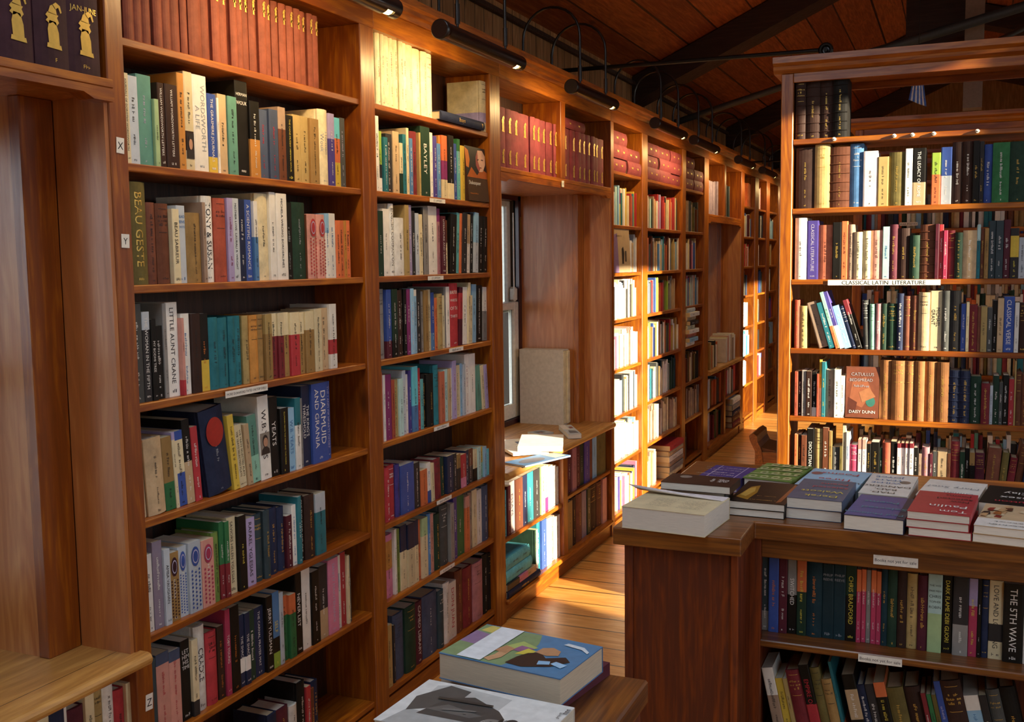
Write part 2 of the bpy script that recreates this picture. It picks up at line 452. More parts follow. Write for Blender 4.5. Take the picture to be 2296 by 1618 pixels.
BOOKS = []
ORD = ('zeroth first second third fourth fifth sixth seventh eighth ninth tenth eleventh twelfth thirteenth fourteenth fifteenth sixteenth '
       'seventeenth eighteenth nineteenth twentieth').split()
def ordinal(n):
    if n <= 20: return ORD[n]
    return {2:'twenty',3:'thirty',4:'forty'}[n//10]+'-'+ORD[n%10] if n % 10 else {3:'thirtieth',4:'fortieth'}[n//10]
def frame(ox, oy, s): return lambda x, y: (ox+x*s, oy+y*s)
def row(fr, z, surf, u0px, data, where, top=False, h0=.21, end='near end', deep=None, hmax=.258, umax=99):
    """one shelf of books read off the photo: 'x,y,spec;' = far edge at the foot, head height, colours and lettering"""
    ax, val = surf; ua = 1-ax; rng = random.Random(hash((round(u0px[1]*1000) if isinstance(u0px, tuple) else u0px, round(z, 2), len(data))) & 0xffff)
    def U(px, zz):
        py = 800.0
        for _ in range(5):
            p = at(px, py, ax, val); p[2] = zz; py = proj(p)[1]
        return p[ua]
    def Zt(u, py):
        zz = z+.2; p = [0,0,zz]; p[ax] = val; p[ua] = u
        for _ in range(4):
            p[2] = zz; px = proj(p)[0]; zz = at(px, py, ax, val)[2]
        return zz
    zt = z+.2 if top else z
    u = u0px[1] if isinstance(u0px, tuple) else U(fr(u0px, 0)[0], zt); u00 = u; n = 0; prev = None; out = []
    for tok in data.replace('\n', '').split(';'):
        tok = tok.strip()
        if not tok: continue
        a = tok.split(',', 2); x = float(a[0])
        if a[1] == '-': u = U(fr(x, 0)[0], zt); continue
        px, py = fr(x, float(a[1]) if a[1] != '*' else 0)
        u1 = U(px, zt)
        spec, _, t = a[2].partition(':')
        ic, _, s = t.partition('|') if t else ('', '', '')
        if _ == '' and t: ic = t; s = ''
        lean = 0.0
        hard = '!' in spec; bound = '%' in spec; ribs = '*' in spec; pat = '&' in spec; pic = '$' in spec
        spec = spec.replace('&', '').replace('$', '').replace('!', '').replace('%', '').replace('*', '')
        if '~' in spec: spec, lean = spec.split('~'); lean = float(lean)
        spec, _, fr2 = spec.partition('@')
        cols = spec.split('/')
        w = (u1-u)*math.cos(R_(lean))
        h = h0 if a[1] == '*' else min(hmax, max(.09, Zt((u+u1)/2, py)-z))
        u1 = min(u1, umax); w = (u1-u)*math.cos(R_(lean))
        if w < .002: continue
        n += 1
        pr = rng.uniform(.0, .012)
        d = min(deep or .168, max(.1, h*rng.uniform(.62, .74)))
        sh = .19*math.tan(-R_(lean)) if top and lean < 0 else 0
        out.append(dict(u=u+sh, w=max(w-.0008, .003), h=h, z=z, d=d, lean=lean, cols=cols, f=float(fr2 or .4), hard=hard or bound, bound=bound, ribs=ribs,
             ic=ic, s=s.lstrip('='), hz=s.startswith('='), n=n, where=where, end=end, ax=ax, val=val, pr=pr, rng=rng.random(), pat=pat, pic=pic))
        u = u1
    # leaning books rest on their neighbours: the lean is no more than the gap beside them lets it be
    for i, b in enumerate(out):
        if b['lean'] < 0:
            th = -R_(b['lean'])
            if not i: th = min(th, math.atan(max(0, b['u']-u00)/b['h']))
            else:
                p = out[i-1]; zz = min(p['h'], b['h'])
                thp = -R_(p['lean']) if p['lean'] < 0 else 0
                g = b['u']-(p['u']+p['w']/math.cos(thp))-.0003
                th = min(th, math.atan(max(0, g)/zz+math.tan(thp)))
            b['lean'] = -math.degrees(th)
    for i in range(len(out)-1, -1, -1):
        b = out[i]
        if b['lean'] > 0:
            th = R_(b['lean'])
            if i+1 < len(out):
                p = out[i+1]; zz = min(p['h'], b['h']); g = p['u']-(b['u']+b['w'])
                thp = R_(p['lean']) if p['lean'] > 0 else 0
                g = p['u']+p['w']-p['w']/math.cos(thp)-(b['u']+b['w'])-.0003
                th = min(th, math.atan(max(0, g)/zz+math.tan(thp)))
            b['lean'] = math.degrees(th)
    for b in out:
        p = [0,0,b['z']+b['h']/2]; p[ax] = val; p[ua] = b['u']
        q = list(p); q[ua] += b['w']; t = list(p); t[2] = b['z']+b['h']; l = list(p); l[2] = b['z']
        a0, a1 = proj(p), proj(q)
        b['area'] = abs(a1[0]-a0[0])*abs(proj(t)[1]-proj(l)[1])
        if a0[0] > PW or a1[0] < 0 or proj(t)[1] > PH: b['area'] = -1
    BOOKS.extend(out); return out
def fill(y0, y1, z, colors, where, hmin=.17, hmax=.23, wmin=.014, wmax=.032, surf=(0, -.02), seed=1, fullness=1.0):
    """far shelves whose books are a few pixels wide: colours in order along the shelf"""
    rng = random.Random(seed); cs = colors.split(); ua = 1-surf[0]; u = y0; i = 0; end = y0+(y1-y0)*fullness
    while u < end-.012:
        c = cs[i] if i < len(cs) else rng.choice(cs); i += 1
        hard = c.endswith('!'); c = c.rstrip('!')
        w = min(rng.uniform(wmin, wmax), end-u); h = rng.uniform(hmin, hmax)
        BOOKS.append(dict(u=u, w=w-.001, h=h, z=z, d=min(.15, h*.7), lean=0, cols=c.split('/'), f=.4, hard=hard, bound=False, ribs=False, ic='', s='', hz=False,
             n=i, where=where, end='near end', ax=surf[0], val=surf[1], pr=rng.uniform(0, .02), rng=rng.random(), area=0))
        u += w
def book_matrix(b):
    M = Matrix.Identity(4)
    th = -R_(b['lean'])
    if th > 0: M = Matrix.Rotation(th, 4, 'X')
    elif th < 0: M = Matrix.Translation((0, b['w'], 0)) @ Matrix.Rotation(th, 4, 'X') @ Matrix.Translation((0, -b['w'], 0))
    if b['ax'] == 0: return Matrix.Translation((b['val']-b['pr'], b['u'], b['z']+.0004)) @ M
    return Matrix.Translation((b['u'], b['val']+b['pr'], b['z']+.0004)) @ Matrix.Rotation(-math.pi/2, 4, 'Z') @ M
def dark(code):
    c = lin(PAL[code][0]); return .3*c[0]+.6*c[1]+.1*c[2] < .12
def book_parts(b):
    c = b['cols']
    if len(c) == 1: bands = [(1.0, 0)]
    elif b.get('pat'): bands = [(1.0, 1)]
    elif len(c) == 2: bands = [(1-b['f'], 1), (1.0, 0)]
    else: bands = [(1-b['f']-(1-b['f'])*.5, 2), (1-b['f'], 1), (1.0, 0)]
    cov, t, bl = cover_mb(b['w'], b['h'], b['d'], b['hard'], bands, b['ribs'])
    pg = block_mb(b['w'], b['h'], b['d'], b['hard'], t, bl)
    rng = random.Random(b['rng']); le = None; ic = b['ic']
    if b['w'] > .007:
        if b.get('orn') is not None:
            le = MB(); ic = 'g'
            for f, s in b['orn']: le.join(ornament_mb(b['h']*f, b['w']/2, s))
            if b['s']:
                le.join(letter_mb(b['w'], b['h'], bl, b['hard'], ('g', b['s'], True), rng, .60))
        else:
            if not ic: ic = 'g' if b['hard'] and dark(c[0]) else ('w' if dark(c[-1]) else 'k'); b['ic2'] = ic
            le = letter_mb(b['w'], b['h'], bl, b['hard'], (ic, b['s'], b['hz']), rng)
        b['ic'] = ic
    mats = [book_mat(x, b['hard']) for x in c]
    return cov, mats, pg, le
def book_label(b):
    w, h = b['w'], b['h']
    col = '-over-'.join(PAL[x][1].replace(' ', '-') for x in b['cols'][:2])
    W = lambda s: len(s.split())
    kind = 'bound volume' if b['bound'] else 'hardback' if b['hard'] else 'paperback'
    adj = 'slim ' if w < .013 else 'thick ' if w > .042 else 'tall ' if h > .235 else 'short ' if h < .165 else ''
    if b.get('extra'): det = b['extra']
    else: det = ' lettered in %s' % INKW[b['ic']] if b['ic'] and b['s'] else ''
    if len(col.split('-')) > 3: adj = ''
    tail = W(b['end'])+W(b['where'])+2
    if W(adj+col+' '+kind+det)+tail > 16 and not b.get('extra'): det = ''
    if W(adj+col+' '+kind+det)+tail > 16: adj = ''
    if W(col+' '+kind+det)+tail > 16: det = ''
    return '%s%s %s%s, %s from %s, %s' % (adj, col, kind, det, ordinal(b['n']), b['end'], b['where'])
def make_book(b):
    cov, mats, pg, le = book_parts(b)
    name = 'bound_volume' if b['bound'] else 'hardback_book' if b['hard'] else 'paperback_book'
    t = thing(name, book_label(b), 'bound volume' if b['bound'] else 'hardback' if b['hard'] else 'paperback', M=book_matrix(b), group=b.get('group') or 'books, '+b['where'])
    cov.build('cover', mats, t); pg.build('page_block', PAGE_W if b['rng'] > .55 else PAGE_Y, t)
    if le and le.f: le.build('lettering', ink(b['ic']), t)
    w, h = b['w'], b['h']; X = .0013
    E = lambda x, cy, cz, a, c, n=16: [(x, cy+a*math.cos(i*2*math.pi/n), cz+c*math.sin(i*2*math.pi/n)) for i in range(n)]
    if b.get('pat'):
        q = MB(); r2 = random.Random(b['rng']); m1 = book_mat(b['cols'][0], True); m2 = book_mat(b['cols'][-1], True); s = w*.2
        q.poly(E(X, w/2, h*.79, w*.33, h*.14), 0); q.poly(E(X+.0004, w/2, h*.79, w*.25, h*.10, 12), 1); q.poly(E(X+.0007, w/2, h*.79, w*.2, h*.082, 12), 0)
        k = int(h*.6/(s*1.15))
        for i in range(k):
            for j in range(-1, 2):
                cy, cz = w/2+j*w*.29, h*.05+(i+.5*(j & 1))*s*1.15
                q.poly([(X-.0006, cy-s*.42, cz), (X-.0006, cy, cz+s*.5), (X-.0006, cy+s*.42, cz), (X-.0006, cy, cz-s*.4)], 2); q.poly([(X-.0003, cy-s*.15, cz-s*.1), (X-.0003, cy+s*.05, cz+s*.3), (X-.0003, cy+s*.2, cz)], 0)
        q.build('spine_pattern', [m1, ink('l'), m1], t)
    if b.get('pic'):
        q = MB(); z0 = h*(.30 if len(b['cols']) < 3 else .12); hh = h*.26
        R4 = lambda x, a0, a1, c0, c1: [(x, w*a0, z0+hh*c0), (x, w*a1, z0+hh*c0), (x, w*a1, z0+hh*c1), (x, w*a0, z0+hh*c1)]
        q.poly(R4(X-.0004, .06, .94, 0, 1), 0); q.poly([(X, w*.1, z0), (X, w*.9, z0), (X, w*.86, z0+hh*.22), (X, w*.62, z0+hh*.36), (X, w*.38, z0+hh*.36), (X, w*.16, z0+hh*.24)], 1)
        q.poly(E(X+.0003, w*.5, z0+hh*.62, w*.26, hh*.28), 1); q.poly(E(X+.0006, w*.52, z0+hh*.56, w*.21, hh*.21), 2)
        q.build('spine_picture', [plain('picture_ground', '8d8478' if b['cols'][0] == 'wh' else '241a16', .5), plain('picture_dark', '2c2420', .5), plain('picture_face', 'b88c70', .5)], t)
    if b.get('medal'):
        q = MB(); cy, cz, a, c = b['w']*.5, b['h']*.72, b['w']*.36, b['h']*.17
        for k in range(3): q.poly([(.0012+.0004*k, cy+a*(1-.12*k)*math.cos(i*math.pi/14), cz+c*(1-.1*k)*math.sin(i*math.pi/14)) for i in range(28)])
        tag(q.build('medallion', plain('red_foil', 'a8281c', .45), t), 'red oval medallion')
    return t
def build_books(limit=300):
    kinds = {}
    for b in BOOKS: kinds.setdefault('v' if b['bound'] else 'h' if b['hard'] else 'p', []).append(b)
    rest = MB(); mats = []; mi = {}
    def slot(m):
        if m.name not in mi: mi[m.name] = len(mats); mats.append(m)
        return mi[m.name]
    for k, bs in kinds.items():
        bs.sort(key=lambda b: -b['area']); print('BOOKS', k, len(bs), sum(b['area'] > 0 for b in bs))
        for i, b in enumerate(bs):
            if b['area'] < 0: continue
            if i < limit and b['area'] > 60: make_book(b)
            else:
                cov, ms, pg, le = book_parts(b); M = book_matrix(b)
                rest.join(cov, M, [slot(m) for m in ms]); rest.join(pg, M, [slot(PAGE_Y)])
                if le and b['area'] > 300: rest.join(le, M, [slot(ink(b['ic']))])
    o = rest.build('distant_books', mats)
    tag(o, 'rows of small distant books crowding the far shelves along the aisle', 'books', kind='stuff')

# ---------------------------------------------------------------- the shelves, read off the photo
ZB = [2.121, 1.832, 1.544, 1.258, .972, .6835, .407, .09]        # shelf tops of the near wall bays
ZU = [2.07, 1.79, 1.50, 1.215, .931, .645, .36, .09]             # shelf tops of the freestanding bookcase
SW = (0, -.012); YU = 4.3875; SU = (1, YU+.012)
cA = frame(250,0,.26132); cB = frame(250,400,.26132); cC = frame(270,660,.25261); cD = frame(280,840,.24826); cE = frame(280,1060,.24826); cF = frame(280,1220,.24826)
B1 = ['top shelf', 'second shelf', 'third shelf', 'fourth shelf', 'fifth shelf', 'sixth shelf', 'seventh shelf', 'bottom shelf']
w1 = [s+', bay tagged X Y Z' for s in B1]; w2 = [s+', bay before the window' for s in B1]
rr = row(cA, ZB[0], SW, 90, '140,*,bv%;232,*,bv%;310,*,bv%;395,*,bv%;472,*,bv%;552,*,bv%;640,*,bv%;700,*,bv%;810,*,bv%;895,*,bv%;968,*,bv%;1050,*,bv%;1110,*,bv%;1165,*,bv%;1228,*,bv%;1292,*,bv%;1360,*,bv%;1420,*,bv%;1478,*,bv%;1540,*,bv%;1600,*,bv%;1655,*,bv%;1712,*,bv%;1760,*,bv%;1808,*,bv%', w1[0], h0=.218)
for b in rr: b['orn'] = [(.86, .03), (.78, .02)]; b['w'] -= .0006
row(cA, ZB[1], SW, 130, '180,625,cr:k|JOURNALS OF DOROTHY WORDSWORTH;268,650,pg:k;395,640,sg:l;437,850,lg:k;497,710,db:w|WILLIAM WORDSWORTH LETTERS;606,725,db:w|WILLIAM WORDSWORTH LETTERS;665,625,go:k;740,615,cr/db/cr@.6$:k;860,645,wh:s|WORDSWORTH|A LIFE;935,805,bl/yl@.8:w|THE GRASMERE JOURNALS;955,840,wh;1030,808,bg:k;1108,828,sg:k;1215,690,bk:w|=HERMAN|WOUK;1300,870,bk/go@.5:w;1380,940,sl:r;1455,940,sl:r;1520,920,ta/br@.3:k;1585,990,bk:y|THE CAINE MUTINY HERMAN WOUK;1660,985,kh:k;1725,1000,kh:k;1800,1020,tn:k;1880,940,cr!:s|Herman|Wouk;1930,975,lv/pu@.35:w;1985,1010,tq/or/yl@.3:k;2032,1012,dg:l', w1[1])
row(cB, ZB[2], SW, 155, '195,200,cr/dr@.3;345,30,ol!:g|BEAU GESTE;435,205,rb!:k;545,215,br!:k;607,262,cr:k|BEAU SABREUR;680,232,pg:b|=DEAD|MENS|BOOTS;805,295,tn!:k;835,205,ta;925,150,wh!:k|TONY & SUSAN;1025,170,to!:k;1075,168,lv:m;1135,170,pg:k|MOTHER LOVE  LAURALI R WRIGHT;1190,180,nv:w;1250,182,bl:w|A SCIENTIFIC ROMANCE;1285,195,wh/sb@.45:k;1390,130,cr!:k;1440,118,wh:k;1530,130,wh:k|MICHELA WRONG BORDERLINES;1585,205,bk:s;1705,205,dn!:s;1710,310,br;1785,305,rd/sp@0&!:w;1855,310,rd/sp@0&!:w;1890,300,lb/wh@.3:b;1945,300,wh:b;1982,360,or:k;2022,360,or:k;2047,360,go:k;2085,360,or:k', w1[2])
row(cC, ZB[3], SW, 145, '240,85,dg:w;308,155,pg/ck@.2:w|THE WOMAN IN THE FIFTH;355,220,bk:w|MY BODHI TREE;430,280,bk:w;465,80,gy;570,70,wh:k|LITTLE AUNT CRANE;595,210,sp/rd@.8;668,170,wh:b;750,170,db:k;830,170,bk/yl@.6:o;915,205,tl!:k;1000,208,tl!:k;1060,195,tl!:k;1120,190,tl!:k;1175,190,kh!:k;1250,185,go!:k;1310,180,tn!:k;1370,175,kh/tn@.3:k;1430,170,cr/dr@.35:k;1480,165,cr/dr@.35:k;1530,160,cr/tn@.35:k;1610,160,cr/rd@.35:k;1665,160,cr/tn@.35:k;1740,150,cr/tn@.3:k;1805,130,cr:k;1880,120,bg:k;1940,85,wh/rd/wh@.55:k', w1[3])
rr = row(cD, ZB[4], SW, 135, '172,-;247,600,bg!~-3:k;405,570,bg!~-3:k;495,560,tn/gn@.62~-3:k;525,515,lv/cr@.1~-4:k;605,505,bl/cr/bl@.12~-4:k;675,400,bk/bg@.5~-4:w;735,465,rd~-4:w;790,-;1000,300,nv!~-8:s;1055,355,yl~-6:k;1092,450,cr~-6:k|WB YEATS SELECTED PLAYS;1130,440,cr~-6:k|WB YEATS SELECTED PLAYS;1175,440,bg~-5:k;1255,360,sg/mt@.6~-5:k;1350,190,wh~-2$:k|W.B.YEATS;1430,200,bk~-1:w|YEATS;1505,300,bk:y|ELLMANN YEATS THE MAN AND THE MASKS;1565,300,lb:b|W.B. YEATS;1615,210,tl/wh@.38:k;1640,215,gy;1715,100,nv:w|THE KING\'S|THRESHOLD;1855,75,bl:w|DIARMUID|AND GRANIA;1895,60,bl:l|THE LAND OF HEARTS DESIRE', w1[4])
rr[7]['extra'] = ' with red oval medallion'; rr[7]['medal'] = True
row(cE, ZB[5], SW, 235, '300,740,wh:k;385,620,mv:w;440,690,pg:k|AMBA VAUGHAN;530,720,dv/tn@0&:w;610,665,bl/pg@0&:w;720,620,bl/pg@0&:w;830,600,cm/sp@0&:w;890,540,ag!:k;930,445,gn/dr@.55:w;970,440,gn/dr@.55:w;1048,400,cr:k|SAVIORS HELEN YGLESIAS;1120,385,bk:y;1210,410,lv:k|RAFAEL YGLESIAS;1285,375,dt!:g;1340,340,dt!:g;1430,320,nv!:g;1490,310,nv!:g;1540,385,mr;1580,290,wh:b;1612,215,tl:w;1650,210,bk:w|ONE THOUSAND AND ONE;1740,200,db!:g;1830,180,pg/tl@.3:k', w1[5])
row(cF, ZB[6], SW, 262, '345,1050,dt:k;460,985,sl/sp@.14:r;560,960,sl/sp@.14:r;640,870,bk:w|=LET|HIM|HIS|TIME;695,860,cr/ck@.8:k;790,740,wh!:k|CRADLE;885,790,rd!:k;945,740,db:o;990,590,cm:w|TOBY YOUNG;1070,560,bk:o;1115,640,nv/wh/nv@.6:w|THE SHACK;1160,620,nv/wh/nv@.6:w|THE SHACK;1215,600,dn:w;1300,570,nv:w|THE CARNAL PRAYER MAT;1360,470,bk:w|JERRY YULSMAN;1420,430,sb/bk/lm@.6:y|SELF;1455,435,pg:k;1508,470,or/gn@.3:k;1565,450,or/gn@.3:k;1625,260,bk:w|NEVER LIST;1705,220,wh~1:k;1780,240,bk:w;1860,190,ck/bg@.6:w;1950,130,pk:l|SANITY MAINTENANCE;1985,105,wh:b;2030,75,rd:w;2050,100,cr:k;2070,110,dg', w1[6])
row(cF, ZB[7], SW, 520, '660,1640,br!;800,1620,tn!;960,1610,db!;1140,1600,tn!;1310,1595,br!;1390,1530,nv!;1500,1480,mr!;1570,1450,wh!;1640,1240,bk!:w;1680,1280,rd:w;1715,1300,br!;1775,1235,nv!', w1[7], top=True)
c0 = frame(0,0,.30899); c0b = frame(0,1150,.28926)
rr = row(c0, 2.012, (0, .012), -330, '-170,*,dv%;20,*,dv%;278,*,dv%;525,*,dv%:g|=JAN-JUNE;755,*,dv%:g|=1987|JAN-JUNE', 'top of the nearest window bay', h0=.3)
for b in rr: b['orn'] = [(.30, .095)]
row(c0b, .407, SW, 120, '250,1640,tn;400,1570,cr!;515,1530,nv!;545,1510,wh;670,1510,mr!;740,1360,cr/sb@.5:k;820,1290,kh!:k;905,1270,wh!:k;990,1370,rd!;1095,1300,cr:k|Adeline', 'shelf under the nearest window sill', top=True, hmax=.215)
cG = frame(820,0,.25963); cH = frame(820,400,.25963); cI = frame(820,750,.25963); cJ = frame(820,1050,.29044)
rr = row(cG, ZB[0], SW, 88, '112,260,yc!:r;150,285,yc!:r;178,290,yc!:r;230,305,yc!:r;270,330,yc!:r;310,335,yc!:r;345,350,yc!:r;380,365,yc!:r;438,380,yc!:r;500,425,yc!:r;555,450,yc!:r;612,465,yc!:r;1003,-;1066,705,cr/lv/cr@.62!:k', w2[0])
rr[-1]['extra'] = ' with a mauve band'; rr[-1]['d'] = .155; rr[-1]['n'] = 13
row(cG, ZB[1], SW, 92, '130,1000,wh:k;168,1130,lm/ck/wh@.55:k;205,1185,tl:w;258,1155,ck:w;312,1135,bg:k;340,1235,cr/dn@.6:k;370,1160,tl:k;392,1105,cr:k;420,1195,sb:w;478,1135,dr!:k;492,1145,kh:k;575,1095,dn:w|BAYLEY;600,1145,wh:b;630,1175,pu:w;662,1240,sb:w;675,1170,go;722,1170,or/mg/cr@.4:k;772,1170,bk/cr@.75:w;785,1190,cr:k;812,1240,bl:w;838,1200,gn/aq@.2:w;887,1260,yl:k', w2[1])
row(cH, ZB[2], SW, 108, '122,315,wh:k;170,280,dn:w;228,262,wh:k;272,218,wh!:k|ENGLISH COMPANION;352,340,wh!:k;388,230,kh;418,230,lv:w;446,280,ck:w;475,300,pg:k;506,310,cr:k;522,250,bk:w;566,250,gy;642,240,wh:k;666,260,mg/dp@.2:k;702,325,mr:w|LITERATURE AND LIBERTY;728,360,br/cr@.42:k;745,-;800,310,bk~5:w;826,295,aq~5:k;840,300,or~5;882,300,ck~5:w;918,310,bg/wh@.5~5:k;950,300,bk~5:w;985,295,lb/pg@.5~5:k;1020,325,bk~4:w;1055,330,bk~4:w;1086,330,bk~3:w', w2[2])
row(cH, ZB[3], SW, 130, '200,955,gy!:k;242,960,bl/mr@.75:w;288,955,dn/bk@.75:w;325,965,db:w;350,950,bk:w;374,955,bk:w;402,955,mg:w;430,950,lb:w;457,960,wh/lb@.1:k;502,965,ck:w;526,975,gy:k;560,965,tn:k;590,960,cr:k;614,985,bl/sb@.7:w;636,1030,or:k;682,995,kh!:k;706,1010,yc:k;720,940,gy;750,935,wh:k;822,905,rd!:w|=BRITISH|WRITERS|OF THE|THIRTIES;850,940,mr/rd/mr@.1~4:k;892,940,wh~4:k;912,900,cr~4:k;938,1010,cr~4:k;976,915,lb~3:k;1030,925,bk~2:w|DECOLONISING THE INTELLECT;1070,940,wh/gy@.45~3:k;1094,1035,rb~3:k', w2[3])
row(cI, ZB[4], SW, 145, '170,325,co:w;190,350,wh:k;245,345,mg:w;270,390,to:k;310,390,kh:k;345,380,pa:k;375,310,pg:k;398,345,wh:k;418,310,pu:w;466,275,tq/sb@.6:k;490,290,rd:w;516,385,aq:k;546,340,bk!:g;606,340,bk!:g;650,262,tl!:k;692,320,co:k;724,300,pa:k;746,295,bg:k;766,290,wh:k;800,225,lv:m;842,265,cr:k;860,250,lb:k;880,255,pg:k;918,170,wh:m;970,165,wh:k;985,-;1025,265,sg~-9:k;1048,262,cr~-9:k;1070,258,lv~-9:k', w2[4])
row(cJ, ZB[5], SW, 143, '168,5,rd!:w;204,-5,rd!:w;256,-25,rd!:w;290,-30,pu!:k;395,-35,bl~-7:w;440,-45,ck~-8:w;490,10,or~-7:k;520,-45,wh/bl@.7~-7:b;545,-40,cr~-7:k;597,-75,dr!~-7:k;640,-80,dn!~-2:g;688,-100,nv:w;712,-115,ck:w;742,-110,tn/ck@.4:k;782,-110,rd/pk@.7:w;810,-140,nv:w;850,-150,br/ck@.5:w;880,-145,cr/bk@.6:k;905,-165,pa:k;925,-165,yl/mt@.5:k;945,-170,lb:k;970,-150,tq:w', w2[5])
row(cJ, ZB[6], SW, 152, '170,560,tl:w;245,515,pk!/go/pk@.1:k;262,470,wh;290,470,ag:k;340,440,nv/cr@.4:k;395,425,nv/cr@.4:k;425,400,nv/cr@.4:k;450,400,or:k;495,380,lg/cr@.3:k;523,350,sb!:w;548,350,sp:k;598,350,dn!:g;662,280,dg!:w;692,270,gy:k;722,225,pu:w;785,215,gn:w;818,215,sp/or@.2:k;845,185,ta!:k;882,165,cr:k;920,165,wh:k;970,130,sl!:w', w2[6])
row(cJ, ZB[7], SW, 170, '215,1210,kh:k;232,1205,co:k;245,1210,ck;325,1120,sl!:k;405,1060,dn!:g;465,1030,mr!:w|CAMEO LIBRARY;578,965,sl!:w;620,940,dt!:w;668,880,wh!:k;722,875,wh:r|DON JUAN;780,780,rb!:g;850,760,dr!:g;925,720,dp!:k;965,655,bk!:w;1028,640,bk!:g', w2[7])
# window bay: rose red volumes above, two short shelves below the sill
wt = 'above the window'
rr = row(cG, 1.991, SW, 1168, '1235,840,rv%;1280,870,rv%;1350,885,rv%;1440,905,rv%;1482,925,rv%;1535,945,rv%;1585,960,rv%;1640,985,rv%;1683,1000,rv%', 'first half of the shelf '+wt, umax=4.785)
r2 = row(cG, 1.991, SW, ('u', 4.8545), '1790,1045,rv%;1832,1060,rv%;1878,1075,rv%;1925,1100,rv%;1960,1110,rv%;1990,1125,rv%;2030,1140,rv%;2075,1155,rv%', 'second half of the shelf '+wt, umax=5.578)
for b in rr+r2: b['orn'] = [(.73, .066), (.2, .06)]
LW = .37
row(cJ, LW, SW, 1083, '1101,170,tq:k;1127,135,mr:w;1167,100,pw:k|ESSAYS;1222,75,rb:y;1260,50,nv:w;1312,30,tl:w;1360,5,ck:w;1390,-20,lg:k;1425,-20,cr/mg@.7:r;1460,-20,wh:k;1490,-20,wh:k;1520,-20,wh:k', 'upper shelf under the window sill', deep=.165, umax=4.785)
row(cI, LW+.02, SW, 1748, '1795,1000,mr!:w;1832,980,dp:k;1868,965,mr:w;1902,940,dn:w;1948,910,pu:w;1976,890,rb:k;2012,870,lb:k;2088,830,ol!:k', 'upper shelf past the post under the sill', hmax=.24, umax=5.578)
row(cI, .10, SW, 1748, '1790,1440,tn:k;1832,1400,db!:g;1882,1370,rb!:g;1922,1350,mv:k;1950,1330,dn:w;2012,1290,db!:g;2052,1270,br!:g;2087,1240,sp:k', 'bottom shelf past the post under the sill', hmax=.255, umax=5.578)
row(cJ, .10, SW, ('u', 4.452), '1326,480,dn!:g;1340,470,lg/wh@.5:k;1365,400,tl:w;1402,390,bl:w;1440,380,wh:k;1470,370,sp:k;1515,360,wh:k', 'bottom shelf under the sill, by the turquoise pile', hmax=.24, umax=4.785)
# freestanding bookcase
cL = frame(1740,80,.25957); cM = frame(1740,480,.24216); cN = frame(1740,780,.24216)
wu = [s+' of the freestanding bookcase' for s in ('top shelf', 'second shelf', 'third shelf', 'fourth shelf', 'fifth shelf', 'sixth shelf')]
AE = 'the aisle end'
row(cL, ZU[0], SU, 165, '252,385,db!*:g;372,375,db!*:g;488,370,db!*:g;612,350,bk!*:g', wu[0], end=AE, hmax=.238)
row(cL, ZU[1], SU, 165, '328,965,db!:g;460,938,kh!:g;630,960,br!*:g;748,930,sb!:w;872,995,pw:k;968,1045,kh:k;1108,1005,ol!:g;1172,975,wh:k;1288,970,bk/bg@.6:w|THE LEGACY OF ROME;1335,-;1414,1010,lm/or@.42:k;1512,960,bl/pg@.5:w;1608,915,db!:w;1692,910,db!:w;1748,905,bk:g;1788,910,ck:g;1862,935,bl!:w;2010,920,gn!:w;2150,910,dn!:g;2230,930,db!:g;2330,930,nv!:g', wu[1], end=AE)
row(cM, ZU[2], SU, 168, '278,35,wh!:k;385,60,pu:l|CLASSICAL LITERATURE;516,100,co!:k;598,75,bk:g;656,65,or:k;716,95,ta!:k;800,165,cr!:k;872,155,cr!:k;978,150,sp!:k;1044,115,pa:b;1118,95,mr!:g;1230,130,db!:g;1325,195,dn!:g;1465,95,br!*:g;1502,90,mr:k;1542,95,rd:w;1582,150,cm:w;1650,150,dr!:g;1722,170,dn!:g;1852,150,bg!:w;1886,95,pa/tl@.3:k;1922,130,br!:g;1962,130,tn!:k;2026,60,dt:w;2096,60,dt:w;2162,50,mr:w;2242,130,ck/yl/ck@.15:y;2310,215,pg:k;2380,100,br!:g', wu[2], end=AE)
row(cM, ZU[3], SU, 168, '212,795,to!:g;282,850,kh!:k;395,-;490,810,ta~-21:k;552,810,tl~-21:w;590,705,mt/or@.6~-21:k;632,700,pu/wh@.6~-21:w;702,840,lb~-20:w;752,840,nv!~-20:w;802,780,dr/bk@.3~-21:w;810,-;865,800,dg!~-3:w;916,835,mt!~-1:k;962,830,dp!:w;1022,830,dn!:g;1112,830,dn!:g;1172,735,nv!:w;1247,760,rb!:g;1310,755,rb!:g;1416,725,bg!:k;1528,710,cr:k|MICHAEL|GRANT;1598,710,dg!:w;1705,710,ck!:g;1752,830,bl:w;1782,815,cr:k;1858,840,dr!:g;1888,860,rb:k;1948,855,kh:k;1998,870,dg:w;2040,800,bk:w;2098,780,bg~2:k;2200,765,bl:w|CLASSICAL VERSE;2242,820,wh~2:k;2330,820,db!:g', wu[3], end=AE)
rr = row(cN, ZU[4], SU, 168, '198,220,to:k;232,215,bk:w;274,210,gy:k;326,215,db:w;372,225,bk/wh@.8:w;392,240,to:k;416,110,yl/cr@.5:k;452,130,tl:y;532,205,ta!:k;592,200,wh:k;630,260,wh:k;950,-;1060,115,lt!:g;1182,120,lt!:g;1276,125,lt!:g;1368,125,lt!:g;1478,130,lt!:g;1592,135,lt!:g;1696,210,nv!*:g;1788,215,nv!*:g;1892,265,dn!:w;1972,330,dr!:g;2002,350,pg:k;2057,260,dn:w;2092,320,dg:w;2146,255,bk:w;2196,290,rd:w;2212,120,kh;2262,220,br!:g;2330,250,br!:g', wu[4], end=AE)
